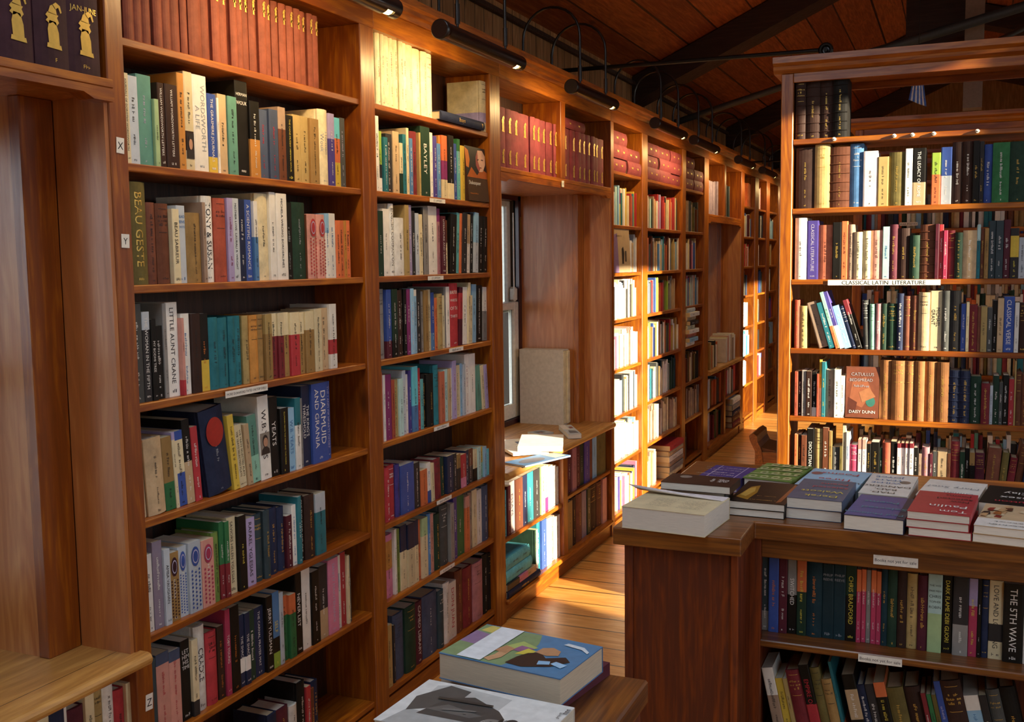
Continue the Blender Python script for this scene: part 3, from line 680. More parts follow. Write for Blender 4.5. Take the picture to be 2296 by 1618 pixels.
row(cN, ZU[5], SU, 165, '195,800,or:k;226,800,bk:g;276,810,br:k;346,750,bk:w|DIOCLETIAN;422,750,kh!:k;482,740,br:w;512,770,tn:k;582,920,dg:w;606,910,ol:k;640,705,cr:k;674,780,pg:b;750,900,cm!:w;790,850,sp/pw@.2:k;830,850,sp/pw@.2:k;872,890,bk:g;952,875,bk:g;977,930,dn:w;1052,880,to!:g;1112,870,bk:w;1147,885,dr/pw@.1:k;1186,885,dr/pw@.1:k;1226,885,dr/pw@.1:k;1266,885,dr/pw@.1:k;1312,925,bk:w;1342,980,ta:k;1414,920,dp!:g;1442,980,mr:w;1482,960,dg:w;1577,965,bg:k;1607,980,br:k;1692,870,dr!:g;1742,965,dn:w;1782,930,bk:w;1832,970,tn/bk@.3:k;1922,975,mr!:g;2047,930,rb!~4:g;2112,970,ol!~5:g;2182,1020,dr!~7:g;2250,890,br!~8:g;2340,900,nv~8:w', wu[5], end=AE, top=False)
# the counter's own shelves
cQ = frame(1680,1200,.2683); SC1 = (1, 2.945)
wc = ['upper shelf of the counter', 'lower shelf of the counter']
row(cQ, .515, SC1, 95, '157,150,dt/gy@.75:w;242,165,bl:o;312,190,mr:w;392,175,gy/bk@.5:w|SWITCHED;472,175,or/dn@.45:y;602,210,dq!:o;697,250,dq:s|=PHILIP|REEVE;797,255,dq:s|=PHILIP|REEVE;887,255,dn/bk@.4:y|CHRIS BRADFORD;927,290,or/cm@.3:w;967,295,or/cm@.3:w;1007,300,gy:w;1052,300,or/cm@.3:w;1094,310,or/cm@.3:w;1147,270,dq!:g;1227,280,dn!:g;1307,290,db!:g;1397,330,kh!:k;1482,340,mr!:g;1602,330,pa/lg@.5:k|=THE WEE|FREE MEN|CHRIS|TOPHER|ROBIN;1692,350,bk:y|DARK FLAME DEBI GLIORI;1822,360,ck/gy@.6:w;1897,370,lv/cm@.35:y;1932,380,bk;1992,385,nv!:g;2112,390,cr/ck/cr@.55:k|LOVE AND LONGING;2282,410,bk:w|THE 5TH WAVE;2360,420,wh:k', wc[0], end='the pier')
row(cQ, .20, SC1, 95, '192,1110,wh/ta@.4~-13:k;262,1195,yl~-13:k;300,1190,kh~-13:k;425,1130,dr!~-13:g;515,1080,bk/rd@.5~-13:r|EMPIRE OF SAND;600,1110,ol!~-13:k;690,1200,tn!~-13:k;720,1050,tl/or@.7~-13:k;780,-;892,1170,bk/bg/bk@.2~-13:w;960,1250,nv!~-13:w;1042,1250,ck~-13:w;1142,1230,or/bk/rd@.2~-13:y;1292,1280,ol!~-13:g;1432,1280,db!~-13:g;1475,1310,dr~-13;1520,1330,gn~-13:k;1562,1330,ol~-13:k;1622,1220,bl~-13:l;1800,1220,db!~-13:g;1930,1340,wh/lb@.2~-13:b;2000,1330,ck~-13;2120,1300,dg!~-13;2260,1280,bk!~-13;2360,1290,db!~-13', wc[1], end='the pier', top=True)
# far wall bays (books a few pixels wide)
def band(y0, y1, zs, cols, seed, where, fullness=(1,)*8):
    for i, z in enumerate(zs): fill(y0+.004, y1-.004, z, cols[i % len(cols)], where, seed=seed*31+i, fullness=fullness[i % len(fullness)])
ZF = [1.79, 1.515, 1.245, .955, .68, .405, .10]
wf = 'far wall bay'
band(5.637, 6.213, ZF, ['rd to or to rd wh lb pa lb mg/yl cr tl cr wh cr! yl wh cr', 'bg! bg! wh ck lb wh wh pg wh wh wh', 'lb wh lm/ck wh ck wh! wh! cr wh cr wh', 'cr! cr! wh wh sp! sp! pk wh cr', 'kh cr! wh wh lg wh wh pw wh lb ck dt', 'co tn dg wh wh wh wh wh pa lb', 'nv! pw lb co pk cr wh pu wh yl wh'], 1, wf)
band(6.333, 7.225, ZF, ['rd! wh bk bk! wh gy! ta! pa dn! ta go! go! cr or cr wh pk rd lv bl rd rd!', 'lb lb or wh co co bk dg mr br dg wh gy bg! bg! tl sb wh kh', 'go go or or wh gy gy sl gy dg bg br rd cr bl ag lm', 'wh wh db! cr! wh wh kh gn ag or bl rd nv cr yl! cr cr ol', 'co lb wh wh wh pw sl tl! dq! dq! wh cr dn dg ck kh', 'tn! cr! wh wh ta! ta! gy! ta! bg! ta! bg! ta! ta! bg!', 'wh wh pu ck wh! bg bg ta'], 2, wf, (1,1,.97,1,1,1,.4))
band(7.329, 7.912, ZF, ['dg! dg! ol! dg! dg! ta! br! ta! dg!', 'pa bg pk mr pu bl wh wh cr', 'bg! bg! bg! wh pg sb pa pk rd', 'ck cr', 'cr kh tn ol tn or br ck', 'ta! bg! ta! bg! gy! ta! br!', 'br dr ck ta ck'], 3, wf, (.9,.75,.9,0,.9,1,.3))
band(9.536, 10.077, [1.79, 1.515, 1.245, .955, .68, .405], ['wh cr mr dg yl/bl bl', 'rd bg rd wh', 'yl ck sl', 'wh wh wh pk', 'wh wh wh tq! tq!', 'wh ck wh'], 4, wf, (.9,.7,.6,.7,.9,.6))
band(10.271, 10.732, [1.79, 1.515, 1.245, .955, .68, .405], ['wh lb ck dg nv', 'wh gy', 'dg dt bl ck', 'ck ck bg', 'dn ck', 'rd br cr ck bl wh'], 5, wf, (.9,.5,.9,.6,.6,.9))
band(10.921, 11.439, [1.79, 1.515, 1.245, .955, .68, .405], ['wh ck pg lb sl nv', 'tn bg tn', 'wh ck', 'rd gn bl lb', 'kh ol tn lb', 'ol tn br'], 6, wf, (.9,.6,.5,.8,.9,.9))
for i, z in enumerate([1.79, 1.515, 1.245, .955, .68, .405]): fill(11.62, 12.4, z, 'cr wh tn ck rd', wf, seed=90+i, fullness=.8)

# ================================================================= room shell
YS, YE, XR = -3.2, 13.2, 4.0
ZE = 2.785; SL = .45; XRG = 1.85; ZRG = ZE+SL*(XRG+.25)
m = MB(); m.box(-.6, XR+.2, YS, YE, -.08, 0); struct(m, 'floor', FLOOR)
WIN_L = [(.50, 1.62), (4.22, 5.44), (8.2, 9.27)]
m = MB(); ys = YS
for a, b in WIN_L:
    m.box(-.62, -.52, ys, a, 0, 2.0); m.box(-.62, -.52, a, b, 0, .70); ys = b
m.box(-.62, -.52, ys, YE, 0, 2.0); m.box(-.62, -.52, YS, YE, 1.93, 2.95); struct(m, 'wall_left', BOARD)
m = MB(); m.box(-.25, -.215, YS, YE, 2.36, 2.80); o = struct(m, 'wall_left_upper', BOARD)
WIN_R = [(-2.0, 1.0), (2.87, 3.74), (4.40, 5.48), (8.18, 9.50)]; WHS = [2.9, 2.99, 2.66, 2.48]
m = MB(); ys = YS
for (a, b), WH in zip(WIN_R, WHS):
    m.box(XR, XR+.2, ys, a, 0, 3.12); m.box(XR, XR+.2, a, b, 0, .72); m.box(XR, XR+.2, a, b, WH, 3.12); ys = b
m.box(XR, XR+.2, ys, YE, 0, 3.12); struct(m, 'wall_right', BOARD)
m = MB(); m.prism([(-.62, 0), (XR+.2, 0), (XR+.2, 3.1), (XRG, ZRG+.1), (-.62, 2.6)], 1, YE-.1, YE); struct(m, 'wall_end', BOARD)
m = MB(); m.prism([(-.62, 0), (XR+.2, 0), (XR+.2, 3.1), (XRG, ZRG+.1), (-.62, 2.6)], 1, YS-.1, YS); struct(m, 'wall_back', BOARD)
m = MB()
zr = 3.08
SKY = (.35, 1.62, -1.3, 2.7); zc = lambda x: ZE+SL*(x+.25)
def slope(x0, x1, y0, y1): m.prism([(x0, zc(x0)), (x1, zc(x1)), (x1, zc(x1)+.06), (x0, zc(x0)+.06)], 1, y0, y1)
slope(-.62, XRG, YS-.1, SKY[2]); slope(-.62, XRG, SKY[3], YE+.1); slope(-.62, SKY[0], SKY[2], SKY[3]); slope(SKY[1], XRG, SKY[2], SKY[3])
m.prism([(XRG, ZRG), (XR+.2, zr), (XR+.2, zr+.06), (XRG, ZRG+.06)], 1, YS-.1, YE+.1)
struct(m, 'ceiling', CEIL)
for i, (a, b) in enumerate(WIN_R):
    WH = WHS[i]; m = MB(); n = max(1, round((b-a)/1.3))
    x0, x1 = XR+.06, XR+.12
    for k in range(n+1):
        y = a+(b-a)*k/n; m.box(x0, x1, max(a, y-.03), min(b, y+.03), .72, WH)
    m.box(x0, x1, a, b, .72, .78); m.box(x0, x1, a, b, WH-.06, WH)
    struct(m, 'window_%d' % (i+4), WHITEP)
m = MB()
for k in range(3):
    y = SKY[2]+.03+(SKY[3]-SKY[2]-.06)*k/2; m.prism([(SKY[0], zc(SKY[0])+.02), (SKY[1], zc(SKY[1])+.02), (SKY[1], zc(SKY[1])+.07), (SKY[0], zc(SKY[0])+.07)], 1, y-.03, y+.03)
struct(m, 'window_8', WHITEP)  # unseen roof window added to throw more light on the counter tops
# rafters, wall plate
def rafter(y, w=.2, dep=.2, nm='ceiling_beam'):
    m = MB(); e = .01
    m.prism([(-.25, ZE-dep-e), (XRG, ZRG-dep-e), (XRG, ZRG-e), (-.25, ZE-e)], 1, y, y+w)
    m.prism([(XRG, ZRG-dep-e), (XR, zr-dep+.02), (XR, zr-e+.02), (XRG, ZRG-e)], 1, y, y+w)
    struct(m, nm, BEAM)
for y in (6.72, 9.75, 12.3): rafter(y, .24, .17)
m = MB(); m.box(-.215, -.185, YS, YE, 2.735, 2.76, bev=.004); struct(m, 'trim_2', BEAM)
m = MB(); m.prism([(-.10, 2.43), (.012, 2.43), (.016, 2.445), (.03, 2.45), (.034, 2.462), (.05, 2.468), (.055, 2.49), (-.21, 2.49), (-.21, 2.47)], 1, YS, YE)
struct(m, 'trim_1', W_Y)

# ================================================================= wall bookcases
D0 = -.21
def shelf(root, y0, y1, z, t=.02, x1=-.004, nm='shelf'):
    m = MB(); m.box(D0+.012, x1, y0, y1, z-t, z, bev=.0025); part(m, nm, W_Y, root)
def upright(root, y0, y1, zt=2.36, nm='upright'):
    m = MB(); m.box(D0, .004, y0, y1, 0, zt, bev=.0025); part(m, nm, W_Z, root)
def bay(label, cols, zs, ups, kick=.062, t=.02):
    """cols: clear widths between uprights; ups: the uprights that belong to this unit"""
    y0 = min(ups[0][0], cols[0][0]); y1 = max(ups[-1][1], cols[-1][1])
    r = thing('wall_bookcase', label, 'bookcase', (0, y0, 0), 'pine bookcases built along the wall')
    for a, b in ups: upright(r, a, b)
    for a, b in cols:
        for z in zs: shelf(r, a, b, z, t)
        m = MB(); m.box(-.03, -.006, a, b, 0, kick); part(m, 'plinth', W_Y, r)
    m = MB(); m.box(D0, D0+.012, y0, y1, .02, 2.36); part(m, 'back_panel', BACK, r)
    m = MB(); m.box(D0, .004, y0, y1, 2.36, 2.43, bev=.002); part(m, 'top_rail', W_Y, r)
    return r
B1R = bay('tall pine bookcase bay carrying the X, Y and Z tags', [(1.8997, 2.9454)], ZB, [(1.845, 1.8997), (2.9454, 3.0322)])
B2R = bay('pine bookcase bay between the tagged bay and the window bay', [(3.0322, 3.9545)], ZB, [(3.9545, 4.0594)])
B4R = bay('three-column pine bookcase beyond the window bay, sunlit at its near column', [(5.637, 6.213), (6.333, 7.225), (7.329, 7.912)], [2.095]+ZF[:-1]+[.10], [(5.5823, 5.637), (6.213, 6.333), (7.225, 7.329), (7.912, 8.067)])
B6R = bay('farthest pine bookcase at the end of the wall', [(9.536, 10.077), (10.271, 10.732), (10.921, 11.439), (11.6, 12.5)], [2.07]+ZF[:-1]+[.10], [(9.389, 9.536), (10.077, 10.271), (10.732, 10.921), (11.439, 11.6), (12.5, 12.7)])
B0R = bay('pine bookcase standing before the nearest window bay', [(-2.2, -.42)], ZB, [(-2.3, -2.2), (-.42, -.35)])
def window_bay(label, y0, y1, rail_top, rail_bot, sill, lower, divider, post, nose=.03, wi=0, railx=.004):
    r = thing('window_bay', label, 'window bay', (0, y0, 0), 'window bays in the wall of shelves')
    m = MB(); m.box(D0, railx, y0, y1, rail_top-.02, rail_top, bev=.002); part(m, 'top_shelf', W_Y, r)
    m = MB(); m.prism([(y0, rail_bot), (y0+.06, rail_bot), (y0+.09, rail_bot+.012), (y1-.09, rail_bot+.012), (y1-.06, rail_bot), (y1, rail_bot), (y1, rail_top-.021), (y0, rail_top-.021)], 0, -.022, railx); part(m, 'apron', W_Y, r)
    m = MB(); m.box(-.52, -.022, y0, y1, rail_top-.035, rail_top-.021); part(m, 'soffit', WP_Z, r)
    m = MB(); m.box(D0, D0+.012, y0, y1, rail_top, 2.36); part(m, 'back_panel', BACK, r)
    m = MB(); m.box(D0, .004, y0, y1, 2.36, 2.43, bev=.002); part(m, 'top_rail', W_Y, r)
    if divider:
        m = MB(); m.box(D0+.012, .004, divider[0], divider[1], rail_top, 2.36, bev=.002); part(m, 'divider', W_Z, r)
    zt = rail_top-.035; e = .105
    for s, ya in ((1, y0), (-1, y1)):
        m = MB(); a, b = sorted((ya, ya+s*.012)); m.box(-.155, .0, a, b, sill, zt); part(m, 'outer_jamb_panel', WP_Z, r)
        m = MB(); a, b = sorted((ya+s*.0125, ya+s*(e+.004))); m.box(-.19, -.1555, a, b, sill, zt, bev=.002); part(m, 'jamb_stile', W_Z, r)
        m = MB(); a, b = sorted((ya+s*(e-.012), ya+s*e)); m.box(-.52, -.1905, a, b, sill, zt); part(m, 'inner_jamb_panel', WP_Z, r)
    m = MB(); k = 7
    pr = [(-.52, sill-.032), (-.52, sill)] + [(nose-.016+.016*math.sin(math.pi*i/k), sill-.016+.016*math.cos(math.pi*i/k)) for i in range(k+1)]
    m.prism(pr, 1, y0-.0, y1+(.016 if wi == 0 else 0)); part(m, 'sill_board', WS_Y, r)
    for z in lower[:1]:
        for a, b, dz in (((y0, post[0], 0), (post[1], y1, .02)) if post else ((y0, y1, 0),)):
            shelf(r, a, b, z+dz, .02)
    m = MB(); m.box(D0, .018, y0, y1, lower[-1]-.025, lower[-1], bev=.008); part(m, 'bottom_shelf', W_Y, r)
    if post:
        m = MB(); m.box(D0+.012, .004, post[0], post[1], lower[-1], sill-.033, bev=.002); part(m, 'post', W_Z, r)
    m = MB(); m.box(-.03, -.004, y0, y1, 0, lower[-1]-.026); part(m, 'plinth', W_Y, r)
    m = MB(); m.box(D0, D0+.012, y0, y1, .02, sill-.033); part(m, 'back_panel', BACK, r)
    return r
WB1 = window_bay('window bay with rose red volumes above and a grey slipcase on its sill', 4.0594, 5.5823, 1.991, 1.932, .6687, (LW, .10), (4.79, 4.853), (4.79, 4.853), wi=1)
WB0 = window_bay('nearest window bay with a bare waxed sill and dark volumes above', -.35, 1.845, 2.012, 1.962, .664, (.407, .09), None, None, nose=.042, wi=0, railx=.022)
WB2 = window_bay('distant window bay whose sill is heaped with paperbacks', 8.067, 9.389, 1.94, 1.87, .70, (.38, .10), (8.66, 8.72), (8.70, 8.76), wi=2)
for nm, wy in ((1, WIN_L[0]), (2, WIN_L[1]), (3, WIN_L[2])):
    a, b = wy; z0, z1 = .70, 1.93
    r = MB()
    for q in ((a-.10, a+.0), (b, b+.10)): r.box(-.53, -.50, q[0], q[1], z0-.03, z1+.06)
    r.box(-.53, -.50, a-.1, b+.1, z1, z1+.06); r.box(-.53, -.495, a-.1, b+.1, z0-.035, z0-.002)
    fr_ = struct(r, 'window_%d' % nm, MAROONP)
    def sash(x, za, zb, st, nme):
        s = MB()
        s.box(x-.04, x, a+.002, a+st, za, zb, bev=.004); s.box(x-.04, x, b-st, b-.002, za, zb, bev=.004)
        s.box(x-.04, x, a+st, b-st, za, za+st*1.35, bev=.004); s.box(x-.04, x, a+st, b-st, zb-st*.7, zb, bev=.004)
        o = s.build(nme, WHITEP, fr_); g = MB(); g.box(x-.022, x-.018, a+st*.9, b-st*.9, za+st, zb-st*.6); return o, g
    zm = 1.36
    lo, g1 = sash(-.505, z0, zm, .06, 'lower_sash'); up, g2 = sash(-.55, zm-.06, z1, .045, 'upper_sash')
    up_h = MB(); up_h.box(-.55+.001, -.506, b-.045, b-.004, zm+.001, zm+.085, bev=.012); up_h.build('sash_horn', WHITEP, fr_)
    if 'GLASS' not in globals():
        k = NT('window_glass'); k.b.inputs['Transmission Weight'].default_value = 1; k.b.inputs['Roughness'].default_value = 0.0; k.b.inputs['IOR'].default_value = 1.01
        k.b.inputs['Base Color'].default_value = (.96, .98, .97, 1); GLASS = k.mat
    g1.build('pane', GLASS, fr_); g2.build('pane', GLASS, fr_)
    h = MB()
    h.tube([(-.5, b-.075, 1.40), (-.5, b-.075, 1.86)], .004, 6); h.build('sash_cord', WHITEP, fr_)
    h = MB(); h.box(-.503, -.497, b+.022, b+.052, 1.66, 1.84, bev=.003); h.build('pulley_plate', BRASS, fr_)
# fence, added sun block and ground outside
m = MB(); m.box(-4.2, -4.05, 9, 20, -1, .78)
for i in range(40): m.box(-4.05, -4.02, 9.05+i*.27, 9.2+i*.27, -1, .76)
tag(m.build('garden_fence', plain('lilac_boards', '9a8fa6', .8)), 'lilac grey board fence outside, seen through the lower window pane', 'fence')
m = MB(); m.box(14, 15, -12, -.35, -1, 5.6); o = m.build('sun_block_house', plain('pale_render', 'cfc8ba', .8)); tag(o, 'plain unseen house added across the street to keep sun off the near windows', 'sun blocker')  # added out of view to block sun from the near right-hand windows
m = MB(); m.box(-60, 60, -60, 60, -1.2, -1.0); struct(m, 'ground', plain('pavement', '86827a', .9))

# ================================================================= picture lamps
LAMPS = [(2.08, 2.74), (3.03, 3.69), (4.26, 4.86), (5.60, 6.25), (6.51, 7.18), (7.95, 8.55), (9.0, 9.65), (10.5, 11.1), (11.6, 12.2)]
LW_ = ['above the near bay', 'above the second bay', 'above the window bay', 'above the sunlit column', 'above the fifth column', 'above the far window bay', 'past the far window bay', 'near the end of the wall', 'last before the end wall']
for i, ((a, b), wl) in enumerate(zip(LAMPS, LW_)):
    X, Z, R0 = .25, 2.335, .029
    r = thing('picture_lamp', 'black tubular picture lamp on two curved arms '+wl, 'lamp', (X, a, Z), 'picture lamps along the cornice')
    n = 22; g0, g1 = R_(-104), R_(172)
    m = MB(); pr = [(X+R0*math.cos(g0+(g1-g0)*k/n), Z+R0*math.sin(g0+(g1-g0)*k/n)) for k in range(n+1)]
    pi = [(X+(R0-.002)*math.cos(g0+(g1-g0)*k/n), Z+(R0-.002)*math.sin(g0+(g1-g0)*k/n)) for k in range(n+1)]
    for P, fl in ((pr, 0), (pi, 1)):
      for ya_, yb_, ks in ((a+.03, b-.075, range(n)), (b-.075, b-.03, range(5, n)), (b-.03, b, range(n))):
        vs = [(x, y, z) for y in (ya_, yb_) for x, z in P]
        m.add(vs, [((k, k+1, n+2+k, n+1+k) if fl else (k+1, k, n+1+k, n+2+k)) for k in ks], 0, True)
    part(m, 'lamp_shade', BLACK, r)
    for nm, y0, y1, rr_ in (('end_cap', a, a+.03, R0+.003), ('end_cap', b-.006, b+.004, R0)):
        m = MB(); m.tube([(X, y0, Z), (X, y0+.002, Z), (X, y1-.002, Z), (X, y1, Z)], [rr_-.003, rr_, rr_, rr_-.003], 22); part(m, nm, BLACK, r)
    m = MB(); m.tube([(X, a+.06, Z-.006), (X, b-.035, Z-.006)], .019, 12); part(m, 'bulb', BULB, r)
    for f in (.2, .8):
        y = a+(b-a)*f; m = MB(); xb = -.02
        P = [(xb, y-.0, 2.49), (xb, y, 2.57)] + [((xb+X)/2-(X-xb)/2*math.cos(t*math.pi/12), y, 2.57+(X-xb)/2*math.sin(t*math.pi/12)) for t in range(1, 12)] + [(X, y, 2.57), (X, y, 2.43)]
        m.tube(P, .0062, 8); m.tube([(X, y, 2.44), (X, y, 2.375)], .0095, 8); m.tube([(X, y, 2.376), (X, y, Z+R0-.002)], .005, 8)
        part(m, 'arm', BLACK, r)
    L = bpy.data.lights.new('picture_lamp_light', 'AREA'); L.shape = 'RECTANGLE'; L.size = b-a-.1; L.size_y = .03
    L.color = (1.0, .66, .31); L.energy = 3.6; L.spread = R_(150)
    o = bpy.data.objects.new('picture_lamp_light', L); COL.objects.link(o)
    d = Vector((-.75, 0, -.66)); o.rotation_euler = d.to_track_quat('-Z', 'X').to_euler(); o.location = (X-.012, (a+b)/2, Z-.032)
    # length along Y
    o.rotation_euler = Matrix((Vector((0,1,0)), d.cross(Vector((0,1,0))).normalized()*-1, -d.normalized())).transposed().to_euler()

# ================================================================= roof steelwork
def rod(label, pts, r, mat=STEEL, nm='tie_rod', cat='tie rod'):
    m = MB(); m.tube(pts, r, 10); return tag(m.build(nm, mat), label, cat, 'steel rods of the roof')
t = thing('tie_rod', 'black steel tie rod ending in a bolted ring over the freestanding bookcase', 'tie rod', (1.18, 5.29, 2.585), 'steel rods of the roof')
m = MB(); m.tube([(-.21, 5.29, 2.60), (1.15, 5.29, 2.587)], .011, 10); part(m, 'rod', STEEL, t)
m = MB(); P = [(1.185+.026*math.cos(k*math.pi/9), 5.29, 2.587+.026*math.sin(k*math.pi/9)) for k in range(19)]; m.tube(P, .010, 8, caps=False); part(m, 'ring', STEEL, t)
m = MB(); m.prism([(1.15, 2.45), (1.235, 2.45), (1.215, 2.60), (1.19, 2.625), (1.165, 2.60)], 1, 5.298, 5.304); part(m, 'bracket', MAROONP, t)
m = MB(); m.tube([(1.185, 5.275, 2.587), (1.185, 5.305, 2.587)], .012, 6); part(m, 'bolt', STEEL, t)
rod('dark grey steel strut rising from the cornice past the second lamp pair', [(-.2, 7.63, 2.585), (1.9, 7.63, 3.13)], .024, GREYST, 'roof_strut', 'strut')
rod('thin black tie rod low over the farthest lamps', [(-.2, 9.17, 2.42), (1.4, 9.17, 2.42)], .008)
rod('grey steel strut crossing above the freestanding bookcase cornice', [(1.25, 7.0, 2.86), (2.6, 7.0, 3.17)], .03, GREYST, 'roof_strut', 'strut')
rod('slim grey strut seen in the gap beside the striped flag', [(1.5, 9.0, 3.0), (2.9, 9.0, 3.62)], .022, GREYST, 'roof_strut', 'strut')
m = MB(); m.box(1.80, 1.91, 7.1, 7.25, 2.5, 3.55); struct(m, 'roof_post', plain('weathered_post', '9a8672', .6))
m = MB(); m.box(1.45, 1.80, 7.3, 7.5, 2.75, 3.5); struct(m, 'ceiling_beam', BEAM)

# striped flag
m = MB(); FA = [at(2047, 198, 1, 6.0), at(2069, 196, 1, 6.0), at(2077, 239, 1, 6.06), at(2037, 224, 1, 6.0)]
FA[0][2] += .055; FA[1][2] += .055
n = 9
for k in range(n):
    for j in range(4):
        q = lambda s, v: tuple((np.array(FA[0])*(1-s)+np.array(FA[1])*s)*(1-v)+(np.array(FA[3])*(1-s)+np.array(FA[2])*s)*v+np.array([0, .008*math.sin(9*s+3*v), 0]))
        m.add([q(k/n, j/4), q((k+1)/n, j/4), q((k+1)/n, (j+1)/4), q(k/n, (j+1)/4)], [(0,1,2,3)], k % 2, True)
fl = thing('flag', 'small blue and white striped flag hanging under the roof', 'flag', tuple(FA[0]))
o = part(m, 'cloth', [plain('flag_blue', '4e74c4', .8), plain('flag_white', 'e6e8ee', .8)], fl)
so = o.modifiers.new('thick', 'SOLIDIFY'); so.thickness = .002
m = MB(); m.tube([tuple(FA[0]+np.array([-.01, 0, .0])), tuple(FA[1]+np.array([.01, 0, .0]))], .004, 6); m.tube([tuple((FA[0]+FA[1])/2), tuple((FA[0]+FA[1])/2+np.array([0, 0, .55]))], .0015, 5); part(m, 'hanger', STEEL, fl)

# ================================================================= freestanding bookcases
def free_case(label, x0, x1, y, zs, depth=.27, deco=False):
    r = thing('freestanding_bookcase', label, 'bookcase', (x0, y, 0), 'freestanding bookcases across the room')
    for a, b in ((x0, x0+.049), (x1-.049, x1)):
        m = MB(); m.box(a, b, y, y+depth, 0, 2.335, bev=.003); part(m, 'side_panel', W_Z, r)
    for z in zs:
        m = MB(); m.box(x0+.049, x1-.049, y+.002, y+depth, z-.022, z, bev=.003); part(m, 'shelf', W_X, r)
    m = MB(); m.box(x0+.049, x1-.049, y+depth-.025, y+depth, 2.29, 2.335); m.box(x0+.049, x1-.049, y+.010, y+depth-.026, 2.317, 2.335); part(m, 'top_board', W_X, r)
    m = MB(); m.box(x0+.049, x1-.049, y-.002, y+.009, 2.297, 2.335, bev=.002); part(m, 'fascia', W_X, r)
    m = MB(); m.prism([(y+.0, 2.3355), (y-.016, 2.348), (y-.018, 2.362), (y-.034, 2.374), (y-.034, 2.398), (y+depth+.03, 2.398), (y+depth+.03, 2.3355)], 0, x0-.03, x1+.03); part(m, 'cornice', W_X, r)
    m = MB(); m.box(x0+.049, x1-.049, y+.02, y+.04, 0, zs[-1]-.022); part(m, 'plinth', W_X, r)
    if deco:
        for x in (1.328, 1.555, 1.622, 1.699, 1.853):
            q = MB(); q.tube([(x, y+.002, 2.062), (x, y-.012, 2.062)], .0075, 10); q.lathe((x, y-.012, 2.0585), [(.003, 0), (.0085, .0015), (.0085, .005), (.003, .007)], 10); part(q, 'peg', SILVERW, r)
    return r
FC = free_case('open-backed pine bookcase of classics facing the counter', 1.116, 3.22, YU, ZU, deco=True)
FC2 = free_case('second open-backed bookcase standing behind the bookcase of classics', 1.22, 2.75, 6.5, [2.03, 1.75, 1.47, 1.18, .9, .62, .35, .1])
FC3 = free_case('third open-backed bookcase far down the aisle', 1.22, 2.6, 8.6, [2.03, 1.75, 1.47, 1.18, .9, .62, .35, .1])
PALM = 'br! dn! bk! cr! wh wh tn! nv! dr! rd bl lb gy! bg! ck ol! mr! wh cr tl or sg ta!'
for k, z in enumerate([1.75, 1.47, 1.18, .9, .62, .35, .1]):
    rng = random.Random(k+5); cs = ' '.join(rng.choice(PALM.split()) for _ in range(70))
    fill(1.275, 2.69, z, cs, 'second freestanding bookcase', hmin=.15, hmax=.212, surf=(1, 6.53), seed=200+k, fullness=.93)
for k, z in enumerate([1.75, 1.47, 1.18, .9]):
    rng = random.Random(k+55); cs = ' '.join(rng.choice(PALM.split()) for _ in range(70))
    fill(1.275, 2.5, z, cs, 'third freestanding bookcase', hmin=.15, hmax=.212, surf=(1, 8.63), seed=300+k, fullness=.9)

for k, z in enumerate(ZU[1:]):
    rng = random.Random(k+95); cs = ' '.join(rng.choice(PALM.split()) for _ in range(60))
    fill(2.2, 3.15, z, cs, 'far half of the bookcase of classics', hmin=.17, hmax=.235, surf=(1, YU+.012), seed=400+k, fullness=.95)
# bush added out of view beyond the tall window to dapple the sun
sh = thing('dapple_shrub', 'added unseen bush outside the tall window, breaking up the sunlight', 'dapple_shrub', (5.6, 3.0, -1.0))
m = MB(); m.tube([(5.6, 3.0, -1.0), (5.58, 2.8, .6), (5.55, 2.66, 1.9)], .03, 8); m.tube([(5.59, 2.9, .2), (5.6, 3.2, 1.0), (5.6, 3.34, 1.8)], .025, 8); part(m, 'stem', BEAM, sh)
rng = random.Random(3); m = MB()
for cy_, cz_, ry, rz, n in ((2.46, 1.2, .24, .55, 420), (3.53, 1.2, .20, .72, 380), (2.98, .25, .5, .4, 300)):
    for _ in range(n):
        a, b_, r_ = rng.uniform(0, 6.28), rng.uniform(-1, 1), rng.random()**.5
        c = Vector((5.6+.25*r_*math.cos(a), cy_+ry*r_*math.sin(a), cz_+rz*b_*(1-.5*r_*r_)))
        d = Vector((rng.gauss(0,1), rng.gauss(0,1), rng.gauss(0,1))).normalized(); e = d.orthogonal().normalized(); L_ = rng.uniform(.06, .11)
        m.add([c, c+d*L_*.5+e*L_*.25, c+d*L_, c+d*L_*.5-e*L_*.25], [(0,1,2,3)])
part(m, 'foliage', plain('evergreen_leaf', '2f4a26', .5), sh)

# stool in the aisle
t = thing('stool', 'carved wooden stool with a brown leather seat and scrolled ends in the aisle', 'stool', (.62, 6.6, 0))
zs_ = .385; ya, yb, xa, xb = 6.62, 6.98, .60, 1.06
m = MB(); pr = [(xa+.05+(xb-xa-.1)*i/12, zs_-.025*math.sin(math.pi*i/12)) for i in range(13)]
m.prism(pr+[(x, z-.022) for x, z in reversed(pr)], 1, ya+.01, yb-.01); part(m, 'seat', LEATH, t)
m = MB(); m.box(xa+.03, xb-.03, ya, ya+.022, zs_-.13, zs_-.03, bev=.004); part(m, 'seat_rail', OAK_X, t); m = MB(); m.box(xa+.03, xb-.03, yb-.022, yb, zs_-.13, zs_-.03, bev=.004); part(m, 'seat_rail', OAK_X, t)
for xe, s in ((xa, 1), (xb, -1)):
    m = MB(); P = [(xe+s*.05, zs_-.1), (xe+s*.03, zs_-.02), (xe+s*.0, zs_+.04), (xe-s*.005, zs_+.07), (xe+s*.02, zs_+.085), (xe+s*.045, zs_+.07), (xe+s*.05, zs_+.03), (xe+s*.075, zs_-.02), (xe+s*.085, zs_-.1)]
    m.prism(P, 1, ya-.005, yb+.005); part(m, 'scroll_arm', OAK_Y, t).data.update()
